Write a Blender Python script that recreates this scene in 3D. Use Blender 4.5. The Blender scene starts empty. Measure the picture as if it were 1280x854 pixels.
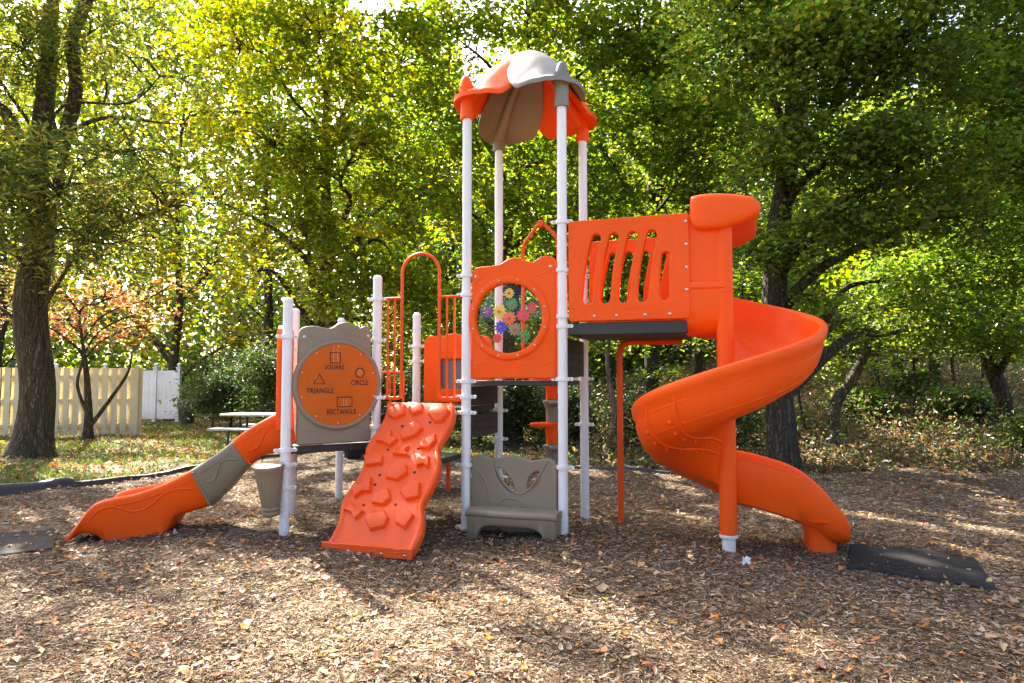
import bpy, math, random
import numpy as np
from mathutils import Vector, Matrix
R = math.radians
rng = np.random.default_rng(7)
random.seed(7)
scene = bpy.context.scene
COL = scene.collection

# ------------------------------------------------------------------ basic helpers
def nrm(a):
    a = np.asarray(a, float); return a / (np.linalg.norm(a) + 1e-12)
def lerp(a, b, t): return a + (b - a) * t
def sstep(x, a, b):
    t = np.clip((x - a) / (b - a), 0, 1); return t * t * (3 - 2 * t)
UP = np.array([0, 0, 1.0])

def wpos(o):
    p = Vector((0, 0, 0))
    while o is not None:
        p = p + o.location; o = o.parent
    return p

def tag(o, label=None, cat=None, group=None, kind=None):
    for k, val in (('label', label), ('category', cat), ('group', group), ('kind', kind)):
        if val: o[k] = val
    return o

def empty(name, loc, label, cat, group=None):
    o = bpy.data.objects.new(name, None); COL.objects.link(o)
    o.location = loc; o.empty_display_size = 0.2
    return tag(o, label, cat, group)

def link_mesh(name, me, parent=None, mats=(), angle=40, origin=None):
    """mesh data come in world coordinates; the origin is the parent's place (or ORIGIN)"""
    for m in mats: me.materials.append(m)
    o = bpy.data.objects.new(name, me); COL.objects.link(o)
    if parent is not None:
        o.parent = parent; w = wpos(parent)
        me.transform(Matrix.Translation(-w))
    elif origin is not None:
        o.location = origin; me.transform(Matrix.Translation(-Vector(origin)))
    if angle and len(me.polygons):
        me.polygons.foreach_set('use_smooth', np.ones(len(me.polygons), bool))
        me.set_sharp_from_angle(angle=R(angle))
    me.update()
    return o

class MB:
    def __init__(s): s.v = []; s.f = []; s.m = []; s.n = 0
    def add(s, v, f, mi=0):
        v = np.asarray(v, float).reshape(-1, 3)
        s.v.append(v)
        for q in f:
            s.f.append(tuple(int(i) + s.n for i in q)); s.m.append(mi)
        s.n += len(v); return s
    def grid(s, P, closed_u=False, closed_v=False, cap=False, mi=0):
        """P (n, m, 3): n rings of m points"""
        P = np.asarray(P, float); n, m = P.shape[:2]; f = []
        for i in range(n if closed_u else n - 1):
            for j in range(m if closed_v else m - 1):
                i2, j2 = (i + 1) % n, (j + 1) % m
                f.append((i * m + j, i * m + j2, i2 * m + j2, i2 * m + j))
        if cap:
            f.append(tuple(range(m - 1, -1, -1))); f.append(tuple((n - 1) * m + j for j in range(m)))
        return s.add(P.reshape(-1, 3), f, mi)
    def tube(s, pts, r, seg=12, cap=True, mi=0):
        pts = np.asarray(pts, float); n = len(pts)
        r = np.broadcast_to(np.asarray(r, float), (n,))
        T = np.gradient(pts, axis=0); T /= np.linalg.norm(T, axis=1)[:, None] + 1e-12
        a = np.cross(T[0], UP)
        if np.linalg.norm(a) < 1e-3: a = np.cross(T[0], [1.0, 0, 0])
        a = nrm(a); ang = np.linspace(0, 2 * np.pi, seg, endpoint=False); rings = []
        for i in range(n):
            a = nrm(a - T[i] * np.dot(a, T[i])); b = np.cross(T[i], a)
            rings.append(pts[i] + r[i] * (np.cos(ang)[:, None] * a + np.sin(ang)[:, None] * b))
        return s.grid(np.array(rings), closed_v=True, cap=cap, mi=mi)
    def lathe(s, prof, base=(0, 0, 0), axis=UP, seg=24, mi=0, cap=True):
        axis = nrm(axis); a = np.cross(axis, [1.0, 0, 0])
        if np.linalg.norm(a) < 1e-3: a = np.cross(axis, [0, 1.0, 0])
        a = nrm(a); b = np.cross(axis, a); ang = np.linspace(0, 2 * np.pi, seg, endpoint=False)
        P = [np.asarray(base) + axis * h + r * (np.cos(ang)[:, None] * a + np.sin(ang)[:, None] * b) for r, h in prof]
        return s.grid(np.array(P), closed_v=True, cap=cap, mi=mi)
    def box(s, c, dx, dy, dz, X=(1, 0, 0), Y=(0, 1, 0), Z=(0, 0, 1), mi=0):
        c = np.asarray(c, float); X, Y, Z = (np.asarray(q, float) for q in (X, Y, Z)); v = []
        for k in (-1, 1):
            for j in (-1, 1):
                for i in (-1, 1): v.append(c + X * i * dx / 2 + Y * j * dy / 2 + Z * k * dz / 2)
        return s.add(v, [(0, 2, 3, 1), (4, 5, 7, 6), (0, 1, 5, 4), (2, 6, 7, 3), (0, 4, 6, 2), (1, 3, 7, 5)], mi)
    def prism(s, poly, top, mi=0):
        """closed polygon of 3-D points, extruded by the vector TOP"""
        p = np.asarray(poly, float); n = len(p); q = p + np.asarray(top, float)
        f = [tuple(range(n - 1, -1, -1)), tuple(range(n, 2 * n))] + [(i, (i + 1) % n, n + (i + 1) % n, n + i) for i in range(n)]
        return s.add(np.vstack([p, q]), f, mi)
    def build(s, name, mats, parent=None, angle=40, origin=None, bevel=0.0):
        me = bpy.data.meshes.new(name)
        me.from_pydata(np.vstack(s.v).tolist(), [], s.f)
        if not isinstance(mats, (list, tuple)): mats = [mats]
        me.polygons.foreach_set('material_index', s.m)
        import bmesh
        b = bmesh.new(); b.from_mesh(me); bmesh.ops.recalc_face_normals(b, faces=b.faces[:]); b.to_mesh(me); b.free()
        o = link_mesh(name, me, parent, mats, angle, origin)
        if bevel:
            md = o.modifiers.new('edge', 'BEVEL'); md.width = bevel; md.segments = 2; md.limit_method = 'ANGLE'; md.angle_limit = R(40)
        return o

class Bolts(MB):
    def build(s, name, mats, parent=None, *a, **k):
        o = None
        for vv, (i0, ff) in zip(s.v, s.groups()):
            q = MB(); q.add(vv, [[i - i0 for i in f] for f in ff]); o = q.build(name, mats, parent, 30)
        return o
    def groups(s):
        n = 0; fi = 0
        for vv in s.v:
            ff = [f for f in s.f if n <= f[0] < n + len(vv)]; yield n, ff; n += len(vv)

def crom(pts, n=8, closed=False):
    """Catmull-Rom through the points"""
    p = np.asarray(pts, float); N = len(p); out = []
    g = (lambda i: p[i % N]) if closed else (lambda i: p[min(max(i, 0), N - 1)])
    for i in range(N if closed else N - 1):
        p0, p1, p2, p3 = g(i - 1), g(i), g(i + 1), g(i + 2)
        for t in np.linspace(0, 1, n, endpoint=False):
            out.append(.5 * ((2 * p1) + (-p0 + p2) * t + (2 * p0 - 5 * p1 + 4 * p2 - p3) * t * t + (-p0 + 3 * p1 - 3 * p2 + p3) * t ** 3))
    if not closed: out.append(p[-1])
    return np.array(out)

def roundrect(x0, z0, x1, z1, r, n=6):
    o = []
    for cx, cz, a0 in ((x1 - r, z0 + r, -90), (x1 - r, z1 - r, 0), (x0 + r, z1 - r, 90), (x0 + r, z0 + r, 180)):
        for k in range(n + 1):
            a = R(a0 + 90 * k / n); o.append((cx + r * math.cos(a), cz + r * math.sin(a)))
    return o
def circle2(cx, cz, r, n=48): return [(cx + r * math.cos(2 * math.pi * k / n), cz + r * math.sin(2 * math.pi * k / n)) for k in range(n)]

def frame(origin, d):
    """local x along the horizontal direction D, y up, z out of the face (d x up)"""
    d = nrm([d[0], d[1], 0]); n = np.cross(d, UP)
    M = Matrix(((d[0], 0, n[0], origin[0]), (d[1], 0, n[1], origin[1]), (0, 1, 0, origin[2]), (0, 0, 0, 1)))
    return M
def mp(M, x, y, z=0.0): return np.array(M @ Vector((x, y, z)))

def curve_mesh(cu):
    o = bpy.data.objects.new('tmp', cu); COL.objects.link(o)
    dg = bpy.context.evaluated_depsgraph_get(); dg.update()
    me = bpy.data.meshes.new_from_object(o.evaluated_get(dg), depsgraph=dg)
    bpy.data.objects.remove(o); bpy.data.curves.remove(cu)
    return me

def panel(name, M, outline, holes, th, bev, mats, parent, zc=0.0, angle=35):
    cu = bpy.data.curves.new('tmp', 'CURVE'); cu.dimensions = '2D'; cu.fill_mode = 'BOTH'
    for pts in [outline] + list(holes):
        sp = cu.splines.new('POLY'); sp.points.add(len(pts) - 1)
        for i, p in enumerate(pts): sp.points[i].co = (p[0], p[1], 0, 1)
        sp.use_cyclic_u = True
    cu.extrude = th / 2 - bev; cu.bevel_depth = bev; cu.bevel_resolution = 2; cu.offset = -bev
    me = curve_mesh(cu); me.name = name; me.materials.clear()
    me.transform(M @ Matrix.Translation((0, 0, zc)))
    if not isinstance(mats, (list, tuple)): mats = [mats]
    return link_mesh(name, me, parent, mats, angle)

def text_mesh(name, txt, M, cx, cy, w, h, mat, parent, zc):
    cu = bpy.data.curves.new('tmp', 'FONT'); cu.body = txt; cu.extrude = .0012; cu.size = 1; cu.offset = 0.012
    cu.align_x = 'CENTER'; cu.align_y = 'CENTER'; cu.space_character = 1.08
    me = curve_mesh(cu); me.name = name; me.materials.clear()
    co = np.empty(len(me.vertices) * 3); me.vertices.foreach_get('co', co); co = co.reshape(-1, 3)
    lo, hi = co.min(0), co.max(0); c = (lo + hi) / 2
    co[:, 0] = (co[:, 0] - c[0]) * w / (hi[0] - lo[0]) + cx
    co[:, 1] = (co[:, 1] - c[1]) * h / (hi[1] - lo[1]) + cy
    co[:, 2] = np.where(co[:, 2] > 0, .0012, -.0012) + zc
    me.vertices.foreach_set('co', co.ravel()); me.transform(M)
    return link_mesh(name, me, parent, [mat], 0)

# ------------------------------------------------------------------ materials
def nt(name):
    m = bpy.data.materials.new(name); m.use_nodes = True
    t = m.node_tree; t.nodes.clear(); out = t.nodes.new('ShaderNodeOutputMaterial')
    return m, t, out
def nd(t, typ, **kw):
    n = t.nodes.new(typ)
    for k, v in kw.items():
        if k.startswith('i_'):
            key = k[2:]; key = int(key) if key.isdigit() else key.replace('_', ' ')
            n.inputs[key].default_value = v
        else: setattr(n, k, v)
    return n
def ramp(t, fac, stops, interp='LINEAR'):
    n = t.nodes.new('ShaderNodeValToRGB'); n.color_ramp.interpolation = interp
    e = n.color_ramp.elements
    while len(e) < len(stops): e.new(.5)
    for x, (p, c) in zip(e, stops): x.position = p; x.color = (*c, 1) if len(c) == 3 else c
    t.links.new(fac, n.inputs[0]); return n
def noise(t, scale, detail=4, rough=.55, vec=None, dist=0.0):
    n = nd(t, 'ShaderNodeTexNoise'); n.inputs['Scale'].default_value = scale
    n.inputs['Detail'].default_value = detail; n.inputs['Roughness'].default_value = rough; n.inputs['Distortion'].default_value = dist
    if vec is not None: t.links.new(vec, n.inputs['Vector'])
    return n
def geopos(t): return nd(t, 'ShaderNodeNewGeometry').outputs['Position']
def mixc(t, fac, a, b, blend='MIX'):
    n = nd(t, 'ShaderNodeMix', data_type='RGBA', blend_type=blend)
    for sock, val in ((n.inputs[0], fac), (n.inputs[6], a), (n.inputs[7], b)):
        if isinstance(val, bpy.types.NodeSocket): t.links.new(val, sock)
        elif isinstance(val, (int, float)): sock.default_value = val
        else: sock.default_value = (*val, 1)
    return n.outputs[2]

def plastic(name, c, rough=.42, spec=.5, peel=.06, dust=.25, var=.12, peel_scale=260, wear=1.0):
    m, t, out = nt(name); b = nd(t, 'ShaderNodeBsdfPrincipled'); pos = geopos(t)
    n1 = noise(t, 1.7, 5, .6, pos); n2 = noise(t, 14, 4, .65, pos)
    dark = tuple(x * (1 - var) for x in c); lite = tuple(min(1, x * (1 + var * .6) + .004) for x in c)
    col = ramp(t, n1.outputs[0], [(.3, dark), (.7, lite)]).outputs[0]
    # dust and rain marks settle on the faces that look up
    nz = nd(t, 'ShaderNodeSeparateXYZ'); t.links.new(nd(t, 'ShaderNodeNewGeometry').outputs['Normal'], nz.inputs[0])
    up = nd(t, 'ShaderNodeMath', operation='MULTIPLY_ADD', use_clamp=True); t.links.new(nz.outputs[2], up.inputs[0]); up.inputs[1].default_value = .55; up.inputs[2].default_value = .18
    mu = nd(t, 'ShaderNodeMath', operation='MULTIPLY'); t.links.new(up.outputs[0], mu.inputs[0])
    dr = ramp(t, n2.outputs[0], [(.42, (0, 0, 0)), (.72, (1, 1, 1))]); t.links.new(dr.outputs[0], mu.inputs[1])
    mu2 = nd(t, 'ShaderNodeMath', operation='MULTIPLY'); t.links.new(mu.outputs[0], mu2.inputs[0]); mu2.inputs[1].default_value = dust
    col = mixc(t, mu2.outputs[0], col, tuple(lerp(x, y, .55) for x, y in zip(c, (.42, .36, .28))))
    # sun fade in broad patches, streaks of grime that run down, splashed dirt near the ground, faint scuffs
    mpg = nd(t, 'ShaderNodeMapping'); mpg.inputs['Scale'].default_value = (1, 1, .10); t.links.new(pos, mpg.inputs[0])
    n5 = noise(t, 16, 5, .6, mpg.outputs[0]); n6 = noise(t, 42, 6, .75, pos, 1.5); sx = nd(t, 'ShaderNodeSeparateXYZ'); t.links.new(pos, sx.inputs[0])
    fade = noise(t, .8, 3, .5, pos)
    col = mixc(t, ramp(t, fade.outputs[0], [(.42, (0, 0, 0)), (.8, (.10 * wear,) * 3)]).outputs[0], col, tuple(lerp(x, .55, .28) for x in c))
    col = mixc(t, ramp(t, n5.outputs[0], [(.52, (0, 0, 0)), (.78, (.26 * wear,) * 3)]).outputs[0], col, tuple(lerp(x, y, .5) for x, y in zip(c, (.13, .10, .07))))
    col = mixc(t, ramp(t, n6.outputs[0], [(.63, (0, 0, 0)), (.70, (.20 * wear,) * 3)]).outputs[0], col, tuple(lerp(x, .3, .45) for x in c))
    mr = nd(t, 'ShaderNodeMapRange'); mr.inputs[1].default_value = .02; mr.inputs[2].default_value = .42; mr.inputs[3].default_value = .85; mr.inputs[4].default_value = 0; t.links.new(sx.outputs[2], mr.inputs[0])
    spl = nd(t, 'ShaderNodeMath', operation='MULTIPLY'); t.links.new(mr.outputs[0], spl.inputs[0]); t.links.new(ramp(t, n2.outputs[0], [(.36, (0, 0, 0)), (.66, (.6 * wear,) * 3)]).outputs[0], spl.inputs[1])
    col = mixc(t, spl.outputs[0], col, (.16, .11, .07))
    t.links.new(col, b.inputs['Base Color'])
    rr = ramp(t, n2.outputs[0], [(.3, (rough - .07,) * 3), (.75, (rough + .12,) * 3)]); t.links.new(rr.outputs[0], b.inputs['Roughness'])
    b.inputs['Specular IOR Level'].default_value = spec
    n3 = noise(t, peel_scale, 2, .5, pos); n4 = noise(t, 5, 3, .5, pos)
    ad = nd(t, 'ShaderNodeMath', operation='MULTIPLY_ADD'); t.links.new(n4.outputs[0], ad.inputs[0]); ad.inputs[1].default_value = 2.5; t.links.new(n3.outputs[0], ad.inputs[2])
    bp = nd(t, 'ShaderNodeBump'); bp.inputs['Strength'].default_value = peel; bp.inputs['Distance'].default_value = .004
    t.links.new(ad.outputs[0], bp.inputs['Height']); t.links.new(bp.outputs[0], b.inputs['Normal'])
    t.links.new(b.outputs[0], out.inputs[0]); return m

ORANGE = plastic('orange_plastic', (.92, .096, .0008), .46, spec=.2, dust=.06, wear=.45, var=.08)
CORAL = plastic('coral_plastic', (.90, .096, .006), .38, spec=.34, dust=.08, wear=.5, var=.08)
DISC = plastic('disc_plastic', (.60, .12, .002), .5, spec=.2, dust=.03, wear=.35)
TAUPE = plastic('taupe_plastic', (.25, .20, .122), .5)
GREYTAUPE = plastic('grey_taupe_plastic', (.22, .195, .16), .45)
OCOAT = plastic('orange_coated_steel', (.82, .088, .002), .38, spec=.3, dust=.06, wear=.4)
WHITE = plastic('white_coated_steel', (.84, .83, .785), .38, wear=.7, dust=.25, var=.05)
BLACKDECK = plastic('black_coated_deck', (.022, .02, .018), .5, peel=.3)
RUBBER = plastic('black_rubber', (.013, .013, .014), .8, spec=.15, peel=.6, dust=.10, wear=.12, peel_scale=120)
EDGING = plastic('black_border_plastic', (.016, .016, .018), .5, dust=.2, wear=.3)
INK = plastic('engraved_ink', (.035, .012, .008), .6, dust=0)
BOLT = plastic('bolt_steel', (.55, .53, .5), .3, dust=.1); BOLT.node_tree.nodes['Principled BSDF'].inputs['Metallic'].default_value = .9
FENCEP = plastic('cream_fence_paint', (.70, .60, .37), .6, dust=.1, var=.15)
VINYL = plastic('white_vinyl', (.72, .74, .80), .4)
TABLEM = plastic('pale_table_coating', (.55, .49, .38), .55)
BINM = plastic('dark_bin_plastic', (.03, .03, .03), .5)
def flowerm(n, c): return plastic(n, c, .4, dust=.05, wear=.2)

def clear_pane():
    m, t, out = nt('clear_window'); g = nd(t, 'ShaderNodeBsdfGlossy'); g.inputs['Roughness'].default_value = .04
    tr = nd(t, 'ShaderNodeBsdfTransparent'); tr.inputs[0].default_value = (.93, .94, .93, 1)
    lw = nd(t, 'ShaderNodeFresnel'); lw.inputs[0].default_value = 1.45
    df = nd(t, 'ShaderNodeBsdfDiffuse'); df.inputs[0].default_value = (.7, .7, .68, 1)
    pos = geopos(t); n1 = noise(t, 9, 6, .75, pos)
    r = ramp(t, n1.outputs[0], [(.55, (0, 0, 0)), (.8, (.12, .12, .12))])
    m1 = nd(t, 'ShaderNodeMixShader'); t.links.new(r.outputs[0], m1.inputs[0]); t.links.new(tr.outputs[0], m1.inputs[1]); t.links.new(df.outputs[0], m1.inputs[2])
    m2 = nd(t, 'ShaderNodeMixShader'); t.links.new(lw.outputs[0], m2.inputs[0]); t.links.new(m1.outputs[0], m2.inputs[1]); t.links.new(g.outputs[0], m2.inputs[2])
    t.links.new(m2.outputs[0], out.inputs[0]); return m
PANE = clear_pane()

def bark(name, c1, c2, sx=9, strength=.9):
    m, t, out = nt(name); b = nd(t, 'ShaderNodeBsdfPrincipled'); pos = geopos(t)
    mpn = nd(t, 'ShaderNodeMapping'); mpn.inputs['Scale'].default_value = (1, 1, .16); t.links.new(pos, mpn.inputs[0])
    n1 = noise(t, sx, 8, .7, mpn.outputs[0], .6); n2 = noise(t, 2.2, 4, .6, pos)
    vo = nd(t, 'ShaderNodeTexVoronoi'); vo.inputs['Scale'].default_value = sx * 2.2; t.links.new(mpn.outputs[0], vo.inputs['Vector'])
    col = ramp(t, n1.outputs[0], [(.34, c1), (.68, c2)]).outputs[0]
    mp2 = nd(t, 'ShaderNodeMapping'); mp2.inputs['Scale'].default_value = (1, 1, .11)
    dn_ = noise(t, 5, 3, .6, pos); dv = nd(t, 'ShaderNodeVectorMath', operation='MULTIPLY_ADD'); t.links.new(dn_.outputs[1], dv.inputs[0]); dv.inputs[1].default_value = (.16, .16, .9); t.links.new(pos, dv.inputs[2]); t.links.new(dv.outputs[0], mp2.inputs[0])
    wv = nd(t, 'ShaderNodeTexVoronoi', feature='DISTANCE_TO_EDGE'); wv.inputs['Scale'].default_value = sx * 1.3; t.links.new(mp2.outputs[0], wv.inputs['Vector'])
    col = mixc(t, ramp(t, wv.outputs['Distance'], [(.0, (.6, .6, .6)), (.22, (0, 0, 0))]).outputs[0], col, tuple(x * .4 for x in c1))
    col = mixc(t, ramp(t, n2.outputs[0], [(.45, (0, 0, 0)), (.75, (.5, .5, .5))]).outputs[0], col, (.09, .10, .05))
    t.links.new(col, b.inputs['Base Color']); b.inputs['Roughness'].default_value = .9; b.inputs['Specular IOR Level'].default_value = .2
    mu = nd(t, 'ShaderNodeMath', operation='MULTIPLY'); t.links.new(n1.outputs[0], mu.inputs[0]); t.links.new(ramp(t, wv.outputs['Distance'], [(0, (0, 0, 0)), (.25, (1, 1, 1))]).outputs[0], mu.inputs[1])
    bp = nd(t, 'ShaderNodeBump'); bp.inputs['Strength'].default_value = strength; bp.inputs['Distance'].default_value = .09
    t.links.new(mu.outputs[0], bp.inputs['Height']); t.links.new(bp.outputs[0], b.inputs['Normal'])
    t.links.new(b.outputs[0], out.inputs[0]); return m
BARK = bark('oak_bark', (.035, .025, .016), (.25, .185, .12), 13, 1.0)
BARKD = bark('dark_bark', (.028, .022, .016), (.17, .13, .09), 12, 1.0)
BARKP = bark('pale_bark', (.10, .075, .05), (.30, .23, .16), 14, .5)

def leafmat(name, trans=.5, gloss=.05):
    m, t, out = nt(name); a = nd(t, 'ShaderNodeAttribute', attribute_name='col')
    d = nd(t, 'ShaderNodeBsdfDiffuse'); t.links.new(a.outputs[0], d.inputs[0])
    tr = nd(t, 'ShaderNodeBsdfTranslucent')
    hv = nd(t, 'ShaderNodeHueSaturation'); hv.inputs['Saturation'].default_value = 1.1; hv.inputs['Value'].default_value = 2.3
    t.links.new(a.outputs[0], hv.inputs['Color']); t.links.new(hv.outputs[0], tr.inputs[0])
    mx = nd(t, 'ShaderNodeMixShader'); mx.inputs[0].default_value = trans; t.links.new(d.outputs[0], mx.inputs[1]); t.links.new(tr.outputs[0], mx.inputs[2])
    g = nd(t, 'ShaderNodeBsdfGlossy'); g.inputs['Roughness'].default_value = .38
    m2 = nd(t, 'ShaderNodeMixShader'); m2.inputs[0].default_value = gloss; t.links.new(mx.outputs[0], m2.inputs[1]); t.links.new(g.outputs[0], m2.inputs[2])
    t.links.new(m2.outputs[0], out.inputs[0]); return m
LEAF = leafmat('leaf')
DRYLEAF = leafmat('dry_leaf', .15, .03)
GRASSM = leafmat('grass_blade', .3, .04)

def chipmat():
    m, t, out = nt('wood_chip'); a = nd(t, 'ShaderNodeAttribute', attribute_name='col')
    b = nd(t, 'ShaderNodeBsdfPrincipled'); n1 = noise(t, 60, 3, .6, geopos(t))
    c = mixc(t, .4, a.outputs[0], ramp(t, n1.outputs[0], [(.3, (.35, .35, .35)), (.7, (1, 1, 1))]).outputs[0], 'MULTIPLY')
    t.links.new(c, b.inputs['Base Color']); b.inputs['Roughness'].default_value = .85; b.inputs['Specular IOR Level'].default_value = .2
    t.links.new(b.outputs[0], out.inputs[0]); return m
CHIP = chipmat()

def mulchmat():
    m, t, out = nt('mulch'); b = nd(t, 'ShaderNodeBsdfPrincipled'); pos = geopos(t)
    n1 = noise(t, .9, 4, .6, pos)
    vo = nd(t, 'ShaderNodeTexVoronoi'); vo.inputs['Scale'].default_value = 55
    mpn = nd(t, 'ShaderNodeMapping'); mpn.inputs['Scale'].default_value = (.45, 1.3, 1); mpn.inputs['Rotation'].default_value = (0, 0, .6)
    n0 = noise(t, 3, 2, .5, pos); mpv = nd(t, 'ShaderNodeVectorMath', operation='MULTIPLY_ADD')
    t.links.new(n0.outputs[1], mpv.inputs[0]); mpv.inputs[1].default_value = (.5, .5, 0); t.links.new(pos, mpv.inputs[2])
    t.links.new(mpv.outputs[0], mpn.inputs[0]); t.links.new(mpn.outputs[0], vo.inputs['Vector'])
    c = ramp(t, vo.outputs['Color'], [(.1, (.05, .034, .022)), (.45, (.14, .10, .066)), (.72, (.25, .19, .13)), (.95, (.42, .35, .26))]).outputs[0]
    c = mixc(t, .7, c, ramp(t, n1.outputs[0], [(.3, (.45, .42, .4)), (.7, (1, 1, 1))]).outputs[0], 'MULTIPLY')
    t.links.new(c, b.inputs['Base Color']); b.inputs['Roughness'].default_value = .95; b.inputs['Specular IOR Level'].default_value = .1
    bp = nd(t, 'ShaderNodeBump'); bp.inputs['Strength'].default_value = 1; bp.inputs['Distance'].default_value = .03
    t.links.new(vo.outputs['Color'], bp.inputs['Height']); t.links.new(bp.outputs[0], b.inputs['Normal'])
    t.links.new(b.outputs[0], out.inputs[0]); return m
MULCH = mulchmat()

def groundmat():
    """vertex attribute 'wood': 0 lawn, 1 woodland floor"""
    m, t, out = nt('ground_cover'); b = nd(t, 'ShaderNodeBsdfPrincipled'); pos = geopos(t)
    a = nd(t, 'ShaderNodeAttribute', attribute_name='wood')
    n1 = noise(t, .55, 6, .65, pos); n2 = noise(t, 26, 4, .7, pos)
    vo = nd(t, 'ShaderNodeTexVoronoi'); vo.inputs['Scale'].default_value = 16; t.links.new(pos, vo.inputs['Vector'])
    lit = ramp(t, vo.outputs['Color'], [(.1, (.06, .042, .026)), (.4, (.16, .115, .07)), (.7, (.27, .205, .135)), (.95, (.42, .35, .26))]).outputs[0]
    gr = ramp(t, n2.outputs[0], [(.3, (.035, .05, .012)), (.7, (.10, .12, .035))]).outputs[0]
    lawn = mixc(t, ramp(t, n1.outputs[0], [(.44, (0, 0, 0)), (.58, (1, 1, 1))]).outputs[0], gr, lit)
    wood = mixc(t, ramp(t, n1.outputs[0], [(.38, (.75, .75, .75)), (.6, (0, 0, 0))]).outputs[0], lit, (.035, .035, .015))
    t.links.new(mixc(t, a.outputs['Fac'], lawn, wood), b.inputs['Base Color'])
    b.inputs['Roughness'].default_value = .95; b.inputs['Specular IOR Level'].default_value = .1
    bp = nd(t, 'ShaderNodeBump'); bp.inputs['Strength'].default_value = 1; bp.inputs['Distance'].default_value = .06
    t.links.new(vo.outputs['Color'], bp.inputs['Height']); t.links.new(bp.outputs[0], b.inputs['Normal'])
    t.links.new(b.outputs[0], out.inputs[0]); return m
GROUND = groundmat()

# ------------------------------------------------------------------ light and camera
SUN_AZ = np.array([-.552, .834]); SUN_EL = 43.0
SUND = np.array([SUN_AZ[0] * math.cos(R(SUN_EL)), SUN_AZ[1] * math.cos(R(SUN_EL)), math.sin(R(SUN_EL))])
world = bpy.data.worlds.new('World'); scene.world = world; world.use_nodes = True
wt = world.node_tree; sky = wt.nodes.new('ShaderNodeTexSky'); sky.sky_type = 'NISHITA'; sky.sun_disc = False
sky.sun_elevation = R(SUN_EL); sky.sun_rotation = math.atan2(SUN_AZ[0], SUN_AZ[1])
sky.air_density = .7; sky.dust_density = 5.0; sky.ozone_density = .4
bg = wt.nodes['Background']; bg.inputs[1].default_value = SKY_STRENGTH = .118
wt.links.new(sky.outputs[0], bg.inputs[0])
sl = bpy.data.lights.new('sun', 'SUN'); sl.energy = 5.0; sl.angle = R(.53); sl.color = (1, .93, .80)
so = bpy.data.objects.new('sun', sl); COL.objects.link(so); so.rotation_euler = Vector(SUND).to_track_quat('Z', 'Y').to_euler(); so.location = (-20, 30, 30)

cam = bpy.data.cameras.new('camera'); co = bpy.data.objects.new('camera', cam); COL.objects.link(co)
cam.sensor_width = 36; cam.lens = 835 / 1280 * 36; cam.clip_end = 600; cam.clip_start = .05
co.location = (0, 0, 1.46); co.rotation_euler = (R(90 + 3.29), R(-.0), 0)
scene.camera = co
scene.view_settings.view_transform = 'Standard'; scene.view_settings.look = 'None'; scene.view_settings.exposure = 0
cy = scene.cycles
cy.max_bounces = 7; cy.diffuse_bounces = 4; cy.glossy_bounces = 3; cy.transmission_bounces = 5; cy.transparent_max_bounces = 12
cy.use_denoising = True; cy.caustics_reflective = False; cy.caustics_refractive = False
cy.sample_clamp_indirect = 8; cy.film_exposure = 6.0

# ------------------------------------------------------------------ terrain
def gz(x, y):
    x = np.asarray(x, float); y = np.asarray(y, float)
    b = 2.0 * sstep(y, 10.2, 23) * sstep(x, 1.0, 7.0)
    b = b + .5 * sstep(y, 12.5, 22) * sstep(x, -3.5, 1.5) * (1 - sstep(x, 1.5, 7))
    lump = .06 * np.sin(x * .9 + 1.3) * np.sin(y * .7) + .04 * np.sin(x * 2.1 + y * 1.7)
    return b + lump * sstep(y, 9, 14) * sstep(np.hypot(x, y), 6, 12) - .08
def mz(x, y):
    x = np.asarray(x, float); y = np.asarray(y, float)
    z = .018 * np.sin(2.3 * x + 1.1 * y) + .014 * np.sin(1.7 * y - 2.9 * x + 1) + .008 * np.sin(6.1 * x + 4.3 * y) + .006 * np.sin(9 * y - 7 * x)
    for cx, cy_, s, h in ((1.75, 5.55, .7, .015), (.1, 5.75, .8, .03), (-2.9, 5.75, .8, .03), (-1.1, 5.4, .6, -.02), (2.9, 5.6, .4, -.015)):
        z = z + h * np.exp(-((x - cx) ** 2 + (y - cy_) ** 2) / (2 * s * s))
    return z + .040 * np.exp(-(np.hypot(x + .4, (y - 6.4) * 1.4) / 4.2) ** 4)
# ------------------------------------------------------------------ the play structure
u = nrm([.951, -.309, 0]); v = nrm([.309, .951, 0])
FL = np.array([-.434, 6.36, 0]); FR = FL + u * .94; BL = FL + v * .94; BR = FR + v * .94
P472 = np.array([-1.335, 6.60, 0]); P521 = np.array([-1.075, 7.53, 0]); P358 = np.array([-2.06, 6.12, 0])
P369 = np.array([-2.31, 7.10, 0]); P427 = np.array([-2.09, 8.15, 0])
PS = empty('play_structure', (0, 6.6, 0), 'orange, taupe and white playground climber with slides standing on the wood chips', 'play structure')

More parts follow.
